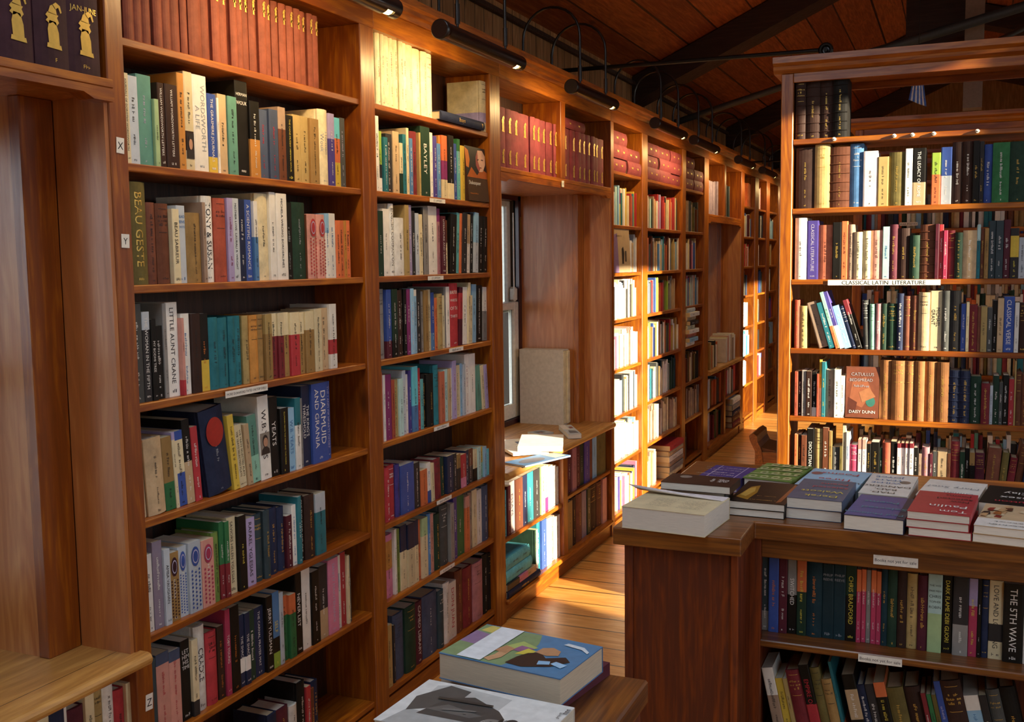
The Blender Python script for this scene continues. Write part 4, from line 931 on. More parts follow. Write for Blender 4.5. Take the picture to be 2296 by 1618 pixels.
for x in (xa+.05, xb-.05):
    for y in (ya+.03, yb-.03):
        m = MB(); m.lathe((x, y, 0), [(.012, 0), (.02, .02), (.02, .05), (.013, .07), (.024, .14), (.027, .17), (.018, .22), (.024, .25), (.024, .285)], 14); part(m, 'leg', OAK_Z, t)

# ================================================================= counter and table
ct = thing('counter', 'dark oak counter with a projecting pier and two shelves of unsold books', 'counter', (.944, 2.66, 0))
ZC = .86
m = MB(); m.prism([(.944, 2.66), (1.296, 2.66), (1.296, 2.852), (2.75, 2.852), (2.75, 3.66), (.944, 3.66)], 2, ZC-.05, ZC); o = part(m, 'counter_top', OAK_X, ct)
bv_ = o.modifiers.new('edge', 'BEVEL'); bv_.width = .004; bv_.segments = 2
m = MB(); m.box(.985, 1.272, 2.70, 2.72, 0, ZC-.05); part(m, 'pier_panel', OAK_Z, ct)
for a, b in ((.968, .992), (1.262, 1.283)):
    m = MB(); m.box(a, b, 2.69, 2.715, 0, ZC-.05, bev=.003); part(m, 'pier_stile', OAK_Z, ct)
m = MB(); m.box(.970, .984, 2.715, 3.62, 0, ZC-.05); part(m, 'side_panel', OAK_Z, ct)
m = MB(); m.box(1.268, 1.282, 2.715, 2.869, 0, ZC-.05); part(m, 'pier_return', OAK_Z, ct)
m = MB(); m.box(1.257, 1.312, 2.87, 2.895, 0, ZC-.05, bev=.002); part(m, 'stile', OAK_Z, ct)
m = MB(); m.box(1.312, 2.73, 2.872, 2.895, .755, ZC-.05, bev=.002); part(m, 'apron', OAK_X, ct)
m = MB(); m.box(1.285, 1.3, 2.895, 3.25, 0, ZC-.05); part(m, 'cabinet_side', OAK_Z, ct)
m = MB(); m.box(1.285, 2.73, 3.25, 3.265, 0, ZC-.05); part(m, 'cabinet_back', OAK_Z, ct)
for z in (.515, .20):
    m = MB(); m.box(1.30, 2.73, 2.874, 3.25, z-.02, z, bev=.003); part(m, 'shelf', OAK_X, ct)
m = MB(); m.box(2.73, 2.745, 2.87, 3.6, 0, ZC-.05); part(m, 'side_panel', OAK_Z, ct)
tb = thing('display_table', 'small dark oak table carrying three large paperbacks', 'table', (.7, 1.2, 0))
ZT = .825
TX0 = max(at(982, 1500, 2, ZT)[0], at(835, 1640, 2, ZT)[0])+.012
c0_ = at(1454, 1523, 2, ZT); c1_ = at(1392, 1618, 2, ZT)
m = MB(); m.box(TX0, c0_[0], 1.05, c0_[1], ZT-.045, ZT, bev=.004); part(m, 'table_top', OAK_Y, tb)
m = MB(); m.box(TX0+.02, c0_[0]-.012, 1.07, c0_[1]-.012, .45, ZT-.045); part(m, 'apron', OAK_Z, tb)
for x in (TX0+.03, c0_[0]-.07):
    for y in (1.08, c0_[1]-.07):
        m = MB(); m.box(x, x+.055, y, y+.055, 0, .45, bev=.003); part(m, 'leg', OAK_Z, tb)

# ================================================================= lying books, covers, cards
def flat(name, label, cat, px, ztop, thick, col, hard=False, texts=(), art=(), spine='x1', copies=1, group=None, names=None, skew=0.0, curl=0.0, M=None, size=None, pages=None):
    """a book lying flat: px = its top corners in the photo (front-left, front-right, back-right, back-left)"""
    if M is None:
        P = [at(x, y, 2, ztop) for x, y in px]
        ex = Vector(P[1]-P[0]); W = ex.length; ex.normalize(); ez = Vector((0,0,1)); ey = ez.cross(ex)
        D = (Vector(P[3]-P[0]).dot(ey)+Vector(P[2]-P[1]).dot(ey))/2
        W *= .985; D *= .975; org = Vector(P[0])-ez*thick+ex*W*.006
        M = Matrix((ex, ey, ez)).transposed().to_4x4(); M.translation = org
    else: W, D = size
    t = thing(name, label, cat, M=M, group=group)
    tb_ = .0028 if hard else .0012
    c = MB(); o = .003 if hard else 0.0
    n = 8 if curl else 1
    for k in range(n):
        y0, y1 = D*k/n, D*(k+1)/n
        z0, z1 = (thick+curl*(y0/D)**2, thick+curl*(y1/D)**2)
        c.add([(x, y, z) for x in (0, W) for y, z in ((y0, z0-tb_), (y0, z0), (y1, z1-tb_), (y1, z1))], [(1,3,7,5)[::-1],(0,4,6,2)[::-1],(0,1,5,4)[::-1],(2,6,7,3)[::-1],(0,2,3,1)[::-1],(4,5,7,6)[::-1]])
    c.box(0, W, 0, D, 0, tb_)
    if spine == 'x1': c.box(W-tb_, W, 0, D, tb_, thick-tb_)
    elif spine == 'x0': c.box(0, tb_, 0, D, tb_, thick-tb_)
    elif spine == 'y1': c.box(0, W, D-tb_, D, tb_, thick-tb_)
    else: c.box(0, W, 0, tb_, tb_, thick-tb_)
    c.build('cover', book_mat(col, hard), t)
    g = MB(); i = .004 if hard else .0012
    b = dict(x0=i, x1=W-i, y0=i, y1=D-i); b[spine] = b[spine]+(tb_*1.2+.0004-i if spine[1] == '0' else i-tb_*1.2-.0004)
    g.box(b['x0'], b['x1'], b['y0'], b['y1'], tb_+.0002, thick-tb_-.0002); g.build('page_block', pages or PAGE_Z, t)
    if art:
        a = MB(); ms = []; names_ = []
        for k, (hx, poly) in enumerate(art):
            if hx not in names_: names_.append(hx); ms.append(plain('cover_art_'+hx, hx, .4))
            z = thick+.0004+.00012*k
            a.poly([(u*W, v*D, z+curl*v*v) for u, v in poly], names_.index(hx))
        a.build('artwork', ms, t)
    by = {}
    for ic, s, u, v, size_, rot in texts:
        mb, tw = text_mb(s) if not s.startswith('~') else scribble(int(s[1:]), random.Random(len(s)+int(v*100)))
        R = {0: ((1,0),(0,1)), 180: ((-1,0),(0,-1)), 90: ((0,1),(-1,0)), 270: ((0,-1),(1,0))}[rot]
        q = by.setdefault(ic, MB())
        q.add([(u*W+(x*R[0][0]+y*R[1][0])*size_, v*D+(x*R[0][1]+y*R[1][1])*size_, thick+.003*.6+curl*v*v) for x, y, _ in mb.v], mb.f)
    for ic, q in by.items(): q.build('lettering', ink(ic), t)
    return t
PAGE_Z = page_mat('paper_edges_flat', 'ebe4d6', 2)
z0 = ZC+.0006
S = []          # counter display
def pile(px, thick, n, **kw):
    """the top book of a pile read from the photo, with copies below it"""
    ztop = z0+thick*n+.0006*(n-1); t = flat('paperback_book', px=px, ztop=ztop, thick=thick, **kw)
    for k in range(1, n):
        M = t.matrix_basis.copy(); M = Matrix.Translation((.002*k*(-1)**k, .002, -(thick+.0006)*k)) @ M @ Matrix.Rotation(R_(.35*k), 4, 'Z')
        r = t.copy(); COL.objects.link(r); r.matrix_world = M
        r['label'] = ('lower copy in the pile topped by the ' if k == n-1 else 'middle copy in the pile topped by the ')+kw['short'] if False else ''
        for ch in t.children:
            if ch.name.split('.')[0] in ('cover', 'page_block'):
                c = ch.copy(); COL.objects.link(c); c.parent = r
        PILES.append((r, k, n))
    return t
PILES = []
def pl(short, label, px, thick, n, **kw):
    k0 = len(PILES); t = pile(px, thick, n, label=label, cat='paperback', group='books displayed on the counter top', **kw)
    for r, k, m in PILES[k0:]:
        r['label'] = ('bottom' if k == m-1 else 'middle')+' copy in the counter pile topped by the '+short; r['group'] = 'books displayed on the counter top'
    return t
F_, T_ = 'books displayed on the counter top', 180
pl('glossy black and gold paperback', 'glossy black and gold paperback topping a pile at the counter edge', [(1632,1121),(1761,1132),(1770.5,1083),(1666,1075)], .021, 2, col='bk', art=[('9c7420', [(.06,.2),(.3,.1),(.36,.45),(.3,.8),(.16,.7)]), ('c8a24a', [(.1,.3),(.22,.25),(.3,.5),(.25,.7),(.15,.6)]), ('8a4a1c', [(.82,.05),(.9,.1),(.97,.9),(.9,.95)])], texts=[('g','~12',.75,.3,.006,180), ('g','~14',.8,.12,.008,180)])
pl('slate blue poetry paperback', 'slate blue poetry paperback lettered in red and yellow on its pile', [(1763,1113.4),(1890,1124.5),(1904,1079),(1784.6,1069)], .030, 2, col='sl', texts=[('y','Derek',.86,.20,.026,T_), ('y','Walcott',.93,.42,.026,T_), ('r','Selected',.95,.64,.022,T_), ('r','Poems',.9,.82,.022,T_)])
pl('dark blue poetry paperback', 'dark blue poetry paperback with turquoise lettering nearest the counter edge', [(1891,1152.6),(2028,1166.6),(2032,1113.7),(1906,1105)], .040, 1, col='nv', art=[('2b3c8a', [(0,.02),(.86,.02),(.84,.98),(0,.98)])], texts=[('t','Paul Muldoon',.95,.18,.02,T_), ('t','Selected',.95,.45,.026,T_), ('t','Poems',.75,.72,.026,T_)])
pl('bright red poetry paperback', 'bright red poetry paperback lettered in white topping a pile of three', [(2033,1144),(2177,1158),(2170.5,1108),(2036.5,1094)], .0215, 3, col='rd', texts=[('w','Tom',.93,.16,.026,T_), ('w','Paulin',.9,.38,.03,T_), ('k','New',.9,.6,.018,T_), ('k','Selected',.95,.73,.02,T_), ('k','Poems',.9,.88,.018,T_)])
rng = random.Random(4); ar = [('e9e4da', [(0,0),(1,0),(1,.34),(0,.34)])]
for k in range(26):
    u, v = rng.uniform(.0,.9), rng.uniform(.38,.86); ar.append((rng.choice(['a8622c','c8a070','5a3420','8a2c1c','d8c4a0','3a2a24']), [(u,v),(u+rng.uniform(.06,.16),v-.03),(u+.12,v+.12),(u+.03,v+.1)]))
pl('crowded painted cover', 'paperback with a crowded reddish painted cover beside the bright red pile', [(2182,1176),(2345,1194),(2342,1140),(2178,1123.4)], .022, 2, col='bg', art=ar, texts=[('k','~16',.9,.12,.010,T_), ('k','~18',.92,.24,.008,T_)])
pl('purple essays', 'purple paperback with white lettering at the aisle end of the counter', [(1556,1071),(1653,1080),(1659.4,1048),(1575.6,1036)], .034, 1, col='pu', art=[('d8d4ea', [(.17,.0),(.19,.0),(.19,1),(.17,1)]), ('d8d4ea', [(.8,.0),(.82,.0),(.82,1),(.8,1)])], texts=[('w','~14',.75,.2,.008,T_), ('w','~13',.75,.36,.012,T_), ('w','~9',.7,.5,.012,T_), ('w','~16',.77,.68,.010,T_), ('w','~18',.78,.82,.010,T_)])
ar = []
for r in range(4):
    for c in range(4):
        u, v = .14+.24*c+(.12 if r % 2 else 0), .14+.24*r
        ar.append(('a9bb84', [(u+.09*math.cos(k*math.pi/5), v+.085*math.sin(k*math.pi/5)) for k in range(10)])); ar.append(('5f7c3e', [(u+.045*math.cos(k*math.pi/4), v+.04*math.sin(k*math.pi/4)) for k in range(8)]))
    ar.append(('c3cf9c', [(0,.02+.24*r),(1,.05+.24*r),(1,.075+.24*r),(0,.045+.24*r)]))
flat('hardback_book', 'green hardback with a leafy patterned cover near the bookcase post', 'hardback', [(1665,1069),(1774,1079.7),(1791,1041.6),(1686.7,1034)], z0+.040, .040, 'ag', hard=True, art=[(h, [(min(.99,max(.01,u)), min(.99,max(.01,v))) for u, v in p]) for h, p in ar], group=F_)
pl('light blue poems', 'light blue poetry paperback lettered in red behind the slate blue one', [(1780,1085),(1919,1098),(1929.6,1056.4),(1801,1046)], .038, 1, col='lb', art=[('7a3a4a', [(.14+.1*math.cos(k*math.pi/8), .72+.09*math.sin(k*math.pi/8)) for k in range(16)])], texts=[('k','Carol',.86,.12,.03,T_), ('r','Three',.84,.48,.032,T_), ('r','Poems',.84,.80,.032,T_)])
pl('white fathers paperback', 'white paperback with bold black and blue capitals behind the dark blue one', [(1923,1104),(2035,1114),(2048.4,1072.6),(1935,1059.7)], .038, 1, col='wh', curl=.006, art=[('6a6a66', [(.8+.12*math.cos(k*math.pi/8), .66+.07*math.sin(k*math.pi/8)) for k in range(16)])], texts=[('k','MAD,',.72,.14,.022,T_), ('k','BAD,',.72,.29,.022,T_), ('k','DANGEROUS',.97,.44,.022,T_), ('b','WILDE',.74,.60,.021,T_), ('b','YEATS',.74,.74,.021,T_), ('b','JOYCE',.74,.88,.021,T_)])
pl('plain white novel', 'plain white paperback with thin grey lettering behind the bright red pile', [(2052,1108),(2191,1122),(2180,1082.4),(2058,1068)], .040, 1, col='wh', texts=[('s','Gillian',.9,.3,.024,T_), ('s','Mary Sue?',.93,.62,.026,T_)])
pl('black poems', 'black paperback lettered in white and red beside the plain white one', [(2193,1124),(2350,1140),(2335,1098),(2182,1082)], .042, 1, col='bk', texts=[('r','Hutton',.8,.18,.026,T_), ('w','Essex',.78,.42,.030,T_), ('w','Clay',.7,.68,.030,T_)])
# dark glossy book on a box file behind the open one
flat('hardback_book', 'grey edged hardback lying under the dark glossy book', 'hardback', [(1488,1089),(1628,1099),(1648,1078),(1512,1069)], z0+.061, .061, 'dg', hard=True, group=F_)
flat('paperback_book', 'dark brown glossy paperback lying askew behind the open thick book', 'paperback', [(1480,1079),(1639,1092),(1654,1070),(1503,1060)], z0+.084, .022, 'db', art=[('8a8078', [(.25+.09*math.cos(k*math.pi/8), .72+.14*math.sin(k*math.pi/8)) for k in range(16)])], texts=[('w','~3',.82,.35,.02,90), ('w','~3',.9,.3,.02,90), ('w','~6',.7,.3,.012,90)], group=F_)
# thick paperback with its cover curled open
t = flat('paperback_book', 'thick paperback lying open at its first page on the pier corner', 'paperback', [(1392.7,1134),(1582,1155),(1622.4,1111),(1432,1096)], z0+.060, .060, 'cr', texts=[('k','~26',.88,v,.0036,180) for v in (.2,.25,.3,.35,.4,.45,.5,.55,.6)]+[('k','~24',.5,v,.0036,180) for v in (.2,.25,.3,.35,.4,.45,.5,.55,.6)], group=F_, spine='y1')
bb = [c for c in t.children if c.name.startswith('cover')][0].data
W_ = max(v.co.x for v in bb.vertices); D_ = max(v.co.y for v in bb.vertices)
m = MB(); n = 14
for k in range(n):
    f = lambda s: (D_*(.955-.20*math.sin(s*2.0)), .0625+.018*s*s+.003*s)
    (ya, za), (yb, zb) = f(k/n), f((k+1)/n); sk = lambda s, x: (x-.05*s*s if x < .1 else x-.01*s)
    m.add([(sk(k/n, 0), ya, za), (sk(k/n, W_), ya, za-.018*(k/n)), (sk((k+1)/n, W_), yb, zb-.018*((k+1)/n)), (sk((k+1)/n, 0), yb, zb)], [(0,1,2,3)], 0, True)
o = m.build('curled_cover', book_mat('pw', False), t); q = o.modifiers.new('t', 'SOLIDIFY'); q.thickness = .0012

# display table in front
zt = ZT+.0006
A = [('4f7fa6', [(.0,.0),(1,.0),(1,1),(0,1)]), ('7d9468', [(.0,.02),(.52,.02),(.6,.35),(.56,.75),(.50,.98),(0,.98)]), ('8a6f92', [(.0,.42),(.16,.40),(.18,.72),(0,.78)]), ('c9b860', [(.03,.80),(.2,.76),(.22,.98),(.06,.98)]),
     ('a9b86a', [(.36,.50),(.54,.46),(.6,.62),(.44,.72)]), ('8f5f86', [(.44,.44),(.56,.44),(.58,.58),(.47,.6)]), ('d2c24c', [(.5,.36),(.6,.40),(.62,.52),(.54,.56)]), ('2b201c', [(.52,.10),(.66,.08),(.84,.22),(.93,.42),(.86,.52),(.74,.40),(.66,.52),(.58,.44),(.54,.30)]),
     ('b98a63', [(.62,.50),(.72,.46),(.80,.52),(.78,.64),(.70,.70),(.63,.64)]), ('c69a72', [(.34,.10),(.40,.06),(.45,.2),(.45,.42),(.38,.42),(.38,.24)]), ('b58660', [(.33,.34),(.44,.32),(.46,.48),(.37,.52)]), ('8fb9da', [(.74,.20),(.82,.26),(.80,.34),(.72,.30)]), ('9cc4e2', [(.82,.28),(.92,.22),(.94,.32),(.84,.36)]),
     ('cfd8dc', [(.74,.82),(.9,.78),(.97,.70),(.97,.75),(.9,.85),(.76,.88)]), ('dfe2e4', [(.145,.02),(.345,.02),(.345,.98),(.145,.98)])]
TB = 'large paperbacks on the display table'
dz = zt+.026
flat('paperback_book', 'maroon edged paperback under the painted classic on the display table', 'paperback', [(985,1500),(1255,1568),(1330,1470),(1075,1420)], zt+.024, .024, 'mr', group=TB, pages=PAGE_W)
flat('paperback_book', 'thick paperback classic with a white band across its painted cover', 'paperback', [(982,1462.5),(1259,1523),(1334.6,1444.8),(1075.4,1393)], zt+.0246+.047, .047, 'sb', art=A, texts=[('k','Charles Dickens',.312,.86,.0085,270), ('k','Barnaby Rudge',.27,.86,.0085,270), ('s','~22',.20,.93,.004,270)], group=TB, spine='y1', pages=page_mat('grey_paper', 'd6c8b0', 2))
EL = lambda u, v, a, b, r=0: [(u+a*math.cos(k*math.pi/12)*math.cos(r)-b*math.sin(k*math.pi/12)*math.sin(r), v+a*math.cos(k*math.pi/12)*math.sin(r)+b*math.sin(k*math.pi/12)*math.cos(r)) for k in range(24)]
A2 = [('d9d8d4', [(0,0),(1,0),(1,1),(0,1)]), ('b9b9b6', [(.12,.5),(.6,.42),(.62,.9),(.2,.98),(.1,.9)]), ('a5a6a4', [(.05,.0),(.55,.0),(.5,.3),(.1,.34)]), ('4b4b4a', [(.10,.30),(.34,.55),(.34,.9),(.18,.95),(.06,.6)]), ('3e3e3e', [(.18,.28),(.60,.30),(.70,.48),(.62,.62),(.40,.80),(.26,.70)]), ('5c5c5a', [(.2,.4),(.5,.38),(.56,.46),(.3,.56)]),
      ('a09d98', EL(.655,.34,.075,.10)), ('77746f', EL(.655,.40,.06,.05)), ('2c2c2c', EL(.755,.36,.055,.155)), ('6b6b68', EL(.715,.36,.012,.12)), ('1d1d1d', EL(.69,.36,.016,.125)), ('3a3a3a', EL(.64,.30,.008,.016)), ('3a3a3a', EL(.64,.38,.008,.016)), ('5a5854', EL(.60,.34,.006,.03)), ('6a6a68', [(.30,.42),(.50,.50),(.50,.53),(.30,.46)]), ('6a6a68', EL(.45,.44,.01,.015)), ('6a6a68', EL(.37,.47,.01,.015)), ('2f2f2e', [(.2,.62),(.56,.66),(.56,.70),(.2,.67)])]
flat('paperback_book', 'white paperback with a grey portrait of an officer in a peaked cap', 'paperback', [(835.5,1612),(1190,1690),(1241,1575),(946.6,1516)], zt+.042, .042, 'wh', art=A2, texts=[('t','Pe',.955,.20,.018,270), ('k','Prof',.88,.22,.018,270), ('k','Dav',.805,.19,.018,270), ('k','~6',.955,.85,.006,270), ('k','~3',.975,.92,.010,270)], group=TB, spine='y1', pages=PAGE_W)

# window sill
zs = .6687+.0006
bx = thing('slipcase', 'large pale grey slipcase with two cream volumes standing on the window sill', 'slipcase', (0,0,0))
p0, p1, p2 = at(1177, 944, 2, zs), at(1278, 947, 2, zs), at(1299, 941, 2, zs)
x0, x1 = p0[0], p1[0]; ya = (p0[1]+p1[1])/2; yb = 5.462; ya = min(ya, yb-.09); hz = at(1276, 785, 1, ya)[2]
cg = plain('grey_card', 'd6d0c6', .85)
m = MB(); e = .004
m.box(x0, x1, ya, ya+e, zs, hz); m.box(x0, x1, yb-e, yb, zs, hz); m.box(x0, x0+e, ya+e, yb-e, zs, hz); m.box(x0+e, x1, ya+e, yb-e, zs, zs+e); m.box(x0+e, x1, ya+e, yb-e, hz-e, hz); part(m, 'case', cg, bx)
for k in (0, 1):
    a = ya+e+.001+(yb-ya-2*e)*.5*k; b = a+(yb-ya-2*e)*.5-.002
    m = MB(); m.box(x0+e+.002, x1+(.012 if k else .001), a, b, zs+e+.001, hz-e-.002, bev=.004); part(m, 'volume', book_mat('cr', True), bx)
SB = 'books lying on the window sill'
flat('magazine', 'blue covered magazine nearest on the window sill', 'magazine', [(1129,1036),(1178,1044),(1215,1006),(1130,1000)], zs+.008, .008, 'sb', art=[('3a3c58', [(.55+.3*math.cos(k*math.pi/8), .35+.25*math.sin(k*math.pi/8)) for k in range(16)]), ('d8d4c0', [(.1,.75),(.9,.7),(.9,.95),(.1,.97)])], group=SB, spine='x0')
flat('magazine', 'pale magazine with dark photographs in the sunlight on the sill', 'magazine', [(1150,1016),(1232,1010),(1262,982),(1175,975)], zs+.022, .013, 'wh', art=[('5a5a50', [(.35,.1),(.8,.12),(.75,.5),(.4,.45)]), ('3c4250', [(.55,.6),(.9,.62),(.88,.8),(.57,.78)])], group=SB, spine='x0')
flat('paperback_book', 'white book lying in full sun in the middle of the sill', 'paperback', [(1160,1000),(1262,1000),(1275,978),(1180,968)], zs+.048, .025, 'wh', group=SB, spine='x0')
flat('magazine', 'grey magazine with a red title against the slipcase foot', 'magazine', [(1182,968),(1208,973),(1226,965),(1200,960)], zs+.010, .010, 'pg', art=[('4a4e56', [(.2,.2),(.8,.15),(.75,.7),(.25,.75)]), ('b03a2c', [(.6,.3),(.9,.3),(.9,.4),(.6,.4)])], group=SB, spine='x1')
flat('paperback_book', 'grey and white paperback farthest along the window sill', 'paperback', [(1274,973),(1304,972),(1322,953),(1296,948)], zs+.026, .024, 'pg', art=[('ece9e6', [(.0,.5),(.5,.5),(.5,1),(0,1)]), ('8a4a48', [(.6,.6),(.9,.62),(.88,.8),(.6,.78)]), ('6a6e78', [(.2,.1),(.9,.1),(.8,.35),(.3,.4)])], group=SB, spine='x1')

# spine-out lying books
def lie(y, z, length, depth, t, cols, label, cat='hardback', name='hardback_book', x=-.012, hard=True, orn=None, group=None, bound=False, s='', ic=''):
    b = dict(w=t, h=length, d=depth, hard=hard, bound=bound, ribs=False, cols=cols, f=.4, ic=ic, s=s, hz=False, rng=random.random(), z=0)
    if orn: b['orn'] = None
    cov, mats, pg, le = book_parts(b)
    if orn:
        le = MB(); b['ic'] = 'g'
        for f in orn: le.join(ornament_mb(length*f, t/2, t*.42))
    M = Matrix.Translation((x, y+length, z+.0004)) @ Matrix.Rotation(R_(90), 4, 'X')
    r = thing(name, label, cat, M=M, group=group)
    cov.build('cover', mats, r); pg.build('page_block', PAGE_Y, r)
    if le and le.f: le.build('lettering', ink(b['ic']), r)
    return r
yA = at(979, 265, 0, -.01)[1]; yB = at(1079, 290, 0, -.01)[1]
lie(yA, ZB[0], yB-yA-.01, .14, .034, ['nv'], 'worn navy hardback with gilt bands lying flat beside the pale yellow set', s='Essays', ic='g', x=.012)
zq = .10; ya = 4.066; TQ = 'pile on the bottom shelf under the sill'
lie(ya, zq, .38, .165, .033, ['nv'], 'long navy book lying at the bottom of the turquoise pile', x=.014, group=TQ)
lie(ya, zq+.034, .34, .16, .030, ['ck','pk','bg'], 'striped multicoloured paperback lying in the turquoise pile', cat='paperback', name='paperback_book', hard=False, x=.008, group=TQ)
lie(ya, zq+.065, .30, .155, .056, ['tq'], 'lower of two fat turquoise hardbacks lying in the pile', x=.004, group=TQ)
lie(ya, zq+.122, .28, .155, .056, ['tq'], 'upper of two fat turquoise hardbacks crowning the pile', x=.002, group=TQ)
def stack(y0, y1, n, z, t, seed, where, top_short=0, nn=2):
    rng = random.Random(seed); L = (y1-y0)/nn
    for k in range(n):
        for j in range(nn):
            if k == n-1 and j >= nn-top_short: continue
            lie(y0+L*j+.002, z+k*(t+.0006), L-.004, .17, t, ['rv'], 'rose red bound volume lying flat, %s of its pile, %s spine, %s' % (['lowest','second','third'][k], ['near','next','third'][j], where), cat='bound volume', name='bound_volume', orn=(.3,.7), x=rng.uniform(-.012, .004), group='rose red volumes lying over the far columns', bound=True)
ZT1 = 2.095
stack(5.645, 6.205, 3, ZT1, .075, 1, 'sunlit fourth column', 1)
stack(6.34, 7.22, 3, ZT1, .075, 2, 'fifth column', 0, 3)
stack(7.335, 7.905, 3, ZT1, .075, 3, 'sixth column', 1)
lie(4.87, 1.991+max(b['h'] for b in r2)+.001, .33, .165, .05, ['rv'], 'rose red bound volume lying flat across the tops of others above the window', cat='bound volume', name='bound_volume', orn=(.3,.7), bound=True, group='rose red volumes above the window')
# far window bay: volumes above, heap on its sill
for i, (a, b, c) in enumerate([(8.08, 8.62, 'mv% mv% mv% mv% mv% mv% mv% mv%'), (8.73, 9.1, 'dt! dt! dg! dg! dt! sl')]):
    fill(a, b, 1.94, c.replace('%', '!'), 'far window bay', hmin=.26, hmax=.28, wmin=.05, wmax=.07, seed=70+i, fullness=.9)
fill(9.545, 10.07, 2.07, 'or! or! or! or! or!', 'far', hmin=.22, hmax=.22, wmin=.09, wmax=.1, seed=74)
fill(10.28, 10.72, 2.07, 'dp! dp! dp! pw dp! dp!', 'far', hmin=.2, hmax=.22, wmin=.05, wmax=.06, seed=75, fullness=.7)
fill(8.18, 8.65, .702, 'kh or cr cr ck wh or', 'sill', hmin=.18, hmax=.22, wmin=.04, wmax=.06, seed=76, surf=(0, .0), fullness=.7)
fill(8.8, 9.265, .702, 'wh cr sp wh bg wh ta', 'sill', hmin=.19, hmax=.24, wmin=.04, wmax=.07, seed=77, surf=(0, .0), fullness=.9)
fill(8.08, 8.69, .382, 'lb lb wh kh ol or or sb dt', 'far', hmin=.2, hmax=.25, wmin=.045, wmax=.08, seed=78)
fill(8.77, 9.38, .402, 'or rd rd wh wh kh gy', 'far', hmin=.2, hmax=.235, wmin=.05, wmax=.08, seed=79)
fill(8.08, 8.69, .10, 'dn wh dt wh! wh! dr! dr! ol!', 'far', hmin=.2, hmax=.25, wmin=.04, wmax=.08, seed=80)
for i in range(5): lie(9.02-.02*(i % 2), .1+i*.052, .33, .16, .05, [['dr','br','nv','gy','wh'][i]], '%s of the untidy books heaped low in the far window bay' % (['lowest','second','middle','fourth','topmost'][i]), group='low heap in the far window bay', x=.02)
zz = .965
for i, c in enumerate(['wh','lb','co','wh','cr','ck','bg','wh','pg']):
    lie(7.345+.012*(i % 3), zz-.01, .24+.02*(i % 4), .15, .030, [c], '%s book of the pile spilling from the sixth column' % ['lowest','second','third','fourth','fifth','sixth','seventh','eighth','topmost'][i], group='pile in the sixth column', x=.01+.02*(i % 2), hard=(i % 2 == 0)); zz += .0308
zz = .10
for i, c in enumerate(['cr','gy','ta','wh','bg','rd']):
    lie(6.78+.01*(i % 3), zz, .38, .165, .036, [c], '%s book of the pile at the foot of the fifth column' % ['lowest','second','third','fourth','fifth','topmost'][i], group='pile in the fifth column', x=.03, hard=(i % 2 == 0)); zz += .0368

# face-out covers
def face_out(label, cat, name, px, surf, thick, col, art, texts, lean=6):
    """a book leaning back with its front cover to the room: px = bottom-left, bottom-right, top-left of its cover"""
    ax, val = surf; a, b, c = (np.array(at(x, y, ax, val)) for x, y in px)
    ex = Vector(b-a); ex.z = 0; W = ex.length; ex.normalize(); H = c[2]-a[2]
    n = ex.cross(Vector((0,0,1))); ez = (Vector((0,0,1))*math.cos(R_(lean))-n*math.sin(R_(lean))).normalized(); nn = ex.cross(ez)
    M = Matrix((ex, ez, nn)).transposed().to_4x4(); M.translation = Vector(a)-nn*thick+Vector((0,0,thick*math.sin(R_(lean))+.0005))
    return flat(name, label, cat, None, 0, thick, col, art=art, texts=texts, M=M, size=(W, H), spine='x0')
zb = ZB[1]+.0006
pA, pB = proj((.0, at(1052, 447, 0, 0)[1], zb)), proj((.0, at(1097, 452, 0, 0)[1], zb))
face_out('book facing out with two painted faces above a brown panel', 'paperback', 'paperback_book', [pA, pB, (pA[0]-2, 325)], (0, .0), .02, 'db',
    [('4a3320', [(0,0),(1,0),(1,.42),(0,.42)]), ('1a1a1c', [(0,.42),(1,.42),(1,1),(0,1)]), ('b05a1c', [(0,.43),(.25,.62),(.5,.48),(.75,.62),(1,.55),(1,.43)]), ('c8742c', [(.0,.62),(.12,.6),(.2,.75),(.16,.92),(0,.97)]), ('e0b49a', [(.48,.66),(.6,.55),(.8,.56),(.95,.7),(.98,.86),(.85,.96),(.62,.95),(.5,.82)]), ('a0504a', [(.48,.66),(.6,.55),(.68,.6),(.6,.75),(.62,.95),(.5,.82)]), ('3a1a1c', [(.56,.75),(.64,.77),(.64,.79),(.56,.78)]), ('3a1a1c', [(.76,.77),(.86,.77),(.86,.79),(.76,.79)]), ('7a2a1c', [(.64,.62),(.76,.62),(.74,.64),(.66,.64)])],
    [('w','Shakesqueer',.06,.30,.016,0), ('o','~18',.05,.12,.006,0)], lean=5)
zb = ZU[4]+.0006
pA, pB = proj((at(1894, 933, 1, YU)[0], YU+.01, zb)), proj((at(1969, 937, 1, YU)[0], YU+.01, zb))
face_out('book facing out with a faded reddish painted cover on the bookcase of classics', 'hardback', 'hardback_book', [pA, pB, (pA[0], 823)], (1, YU+.012), .03, 'rb',
    [('7c4632', [(.02,.02),(.98,.02),(.98,.98),(.02,.98)]), ('9a5c40', [(.1,.3),(.5,.2),(.8,.5),(.6,.8),(.2,.7)]), ('5c3024', [(.05,.05),(.3,.1),(.35,.3),(.08,.4)]), ('3c7468', [(.75+.14*math.cos(k*math.pi/8), .32+.1*math.sin(k*math.pi/8)) for k in range(16)]), ('a8704c', [(.5,.3),(.9,.42),(.7,.6),(.4,.5)])],
    [('s','CATULLUS',.16,.82,.0135,0), ('s','BEDSPREAD',.12,.71,.0125,0), ('s','~9',.25,.6,.009,0), ('w','DAISY DUNN',.12,.09,.0125,0)], lean=6)
pA, pB = at(1376, 598, 0, .0), at(1412, 598, 0, .0)
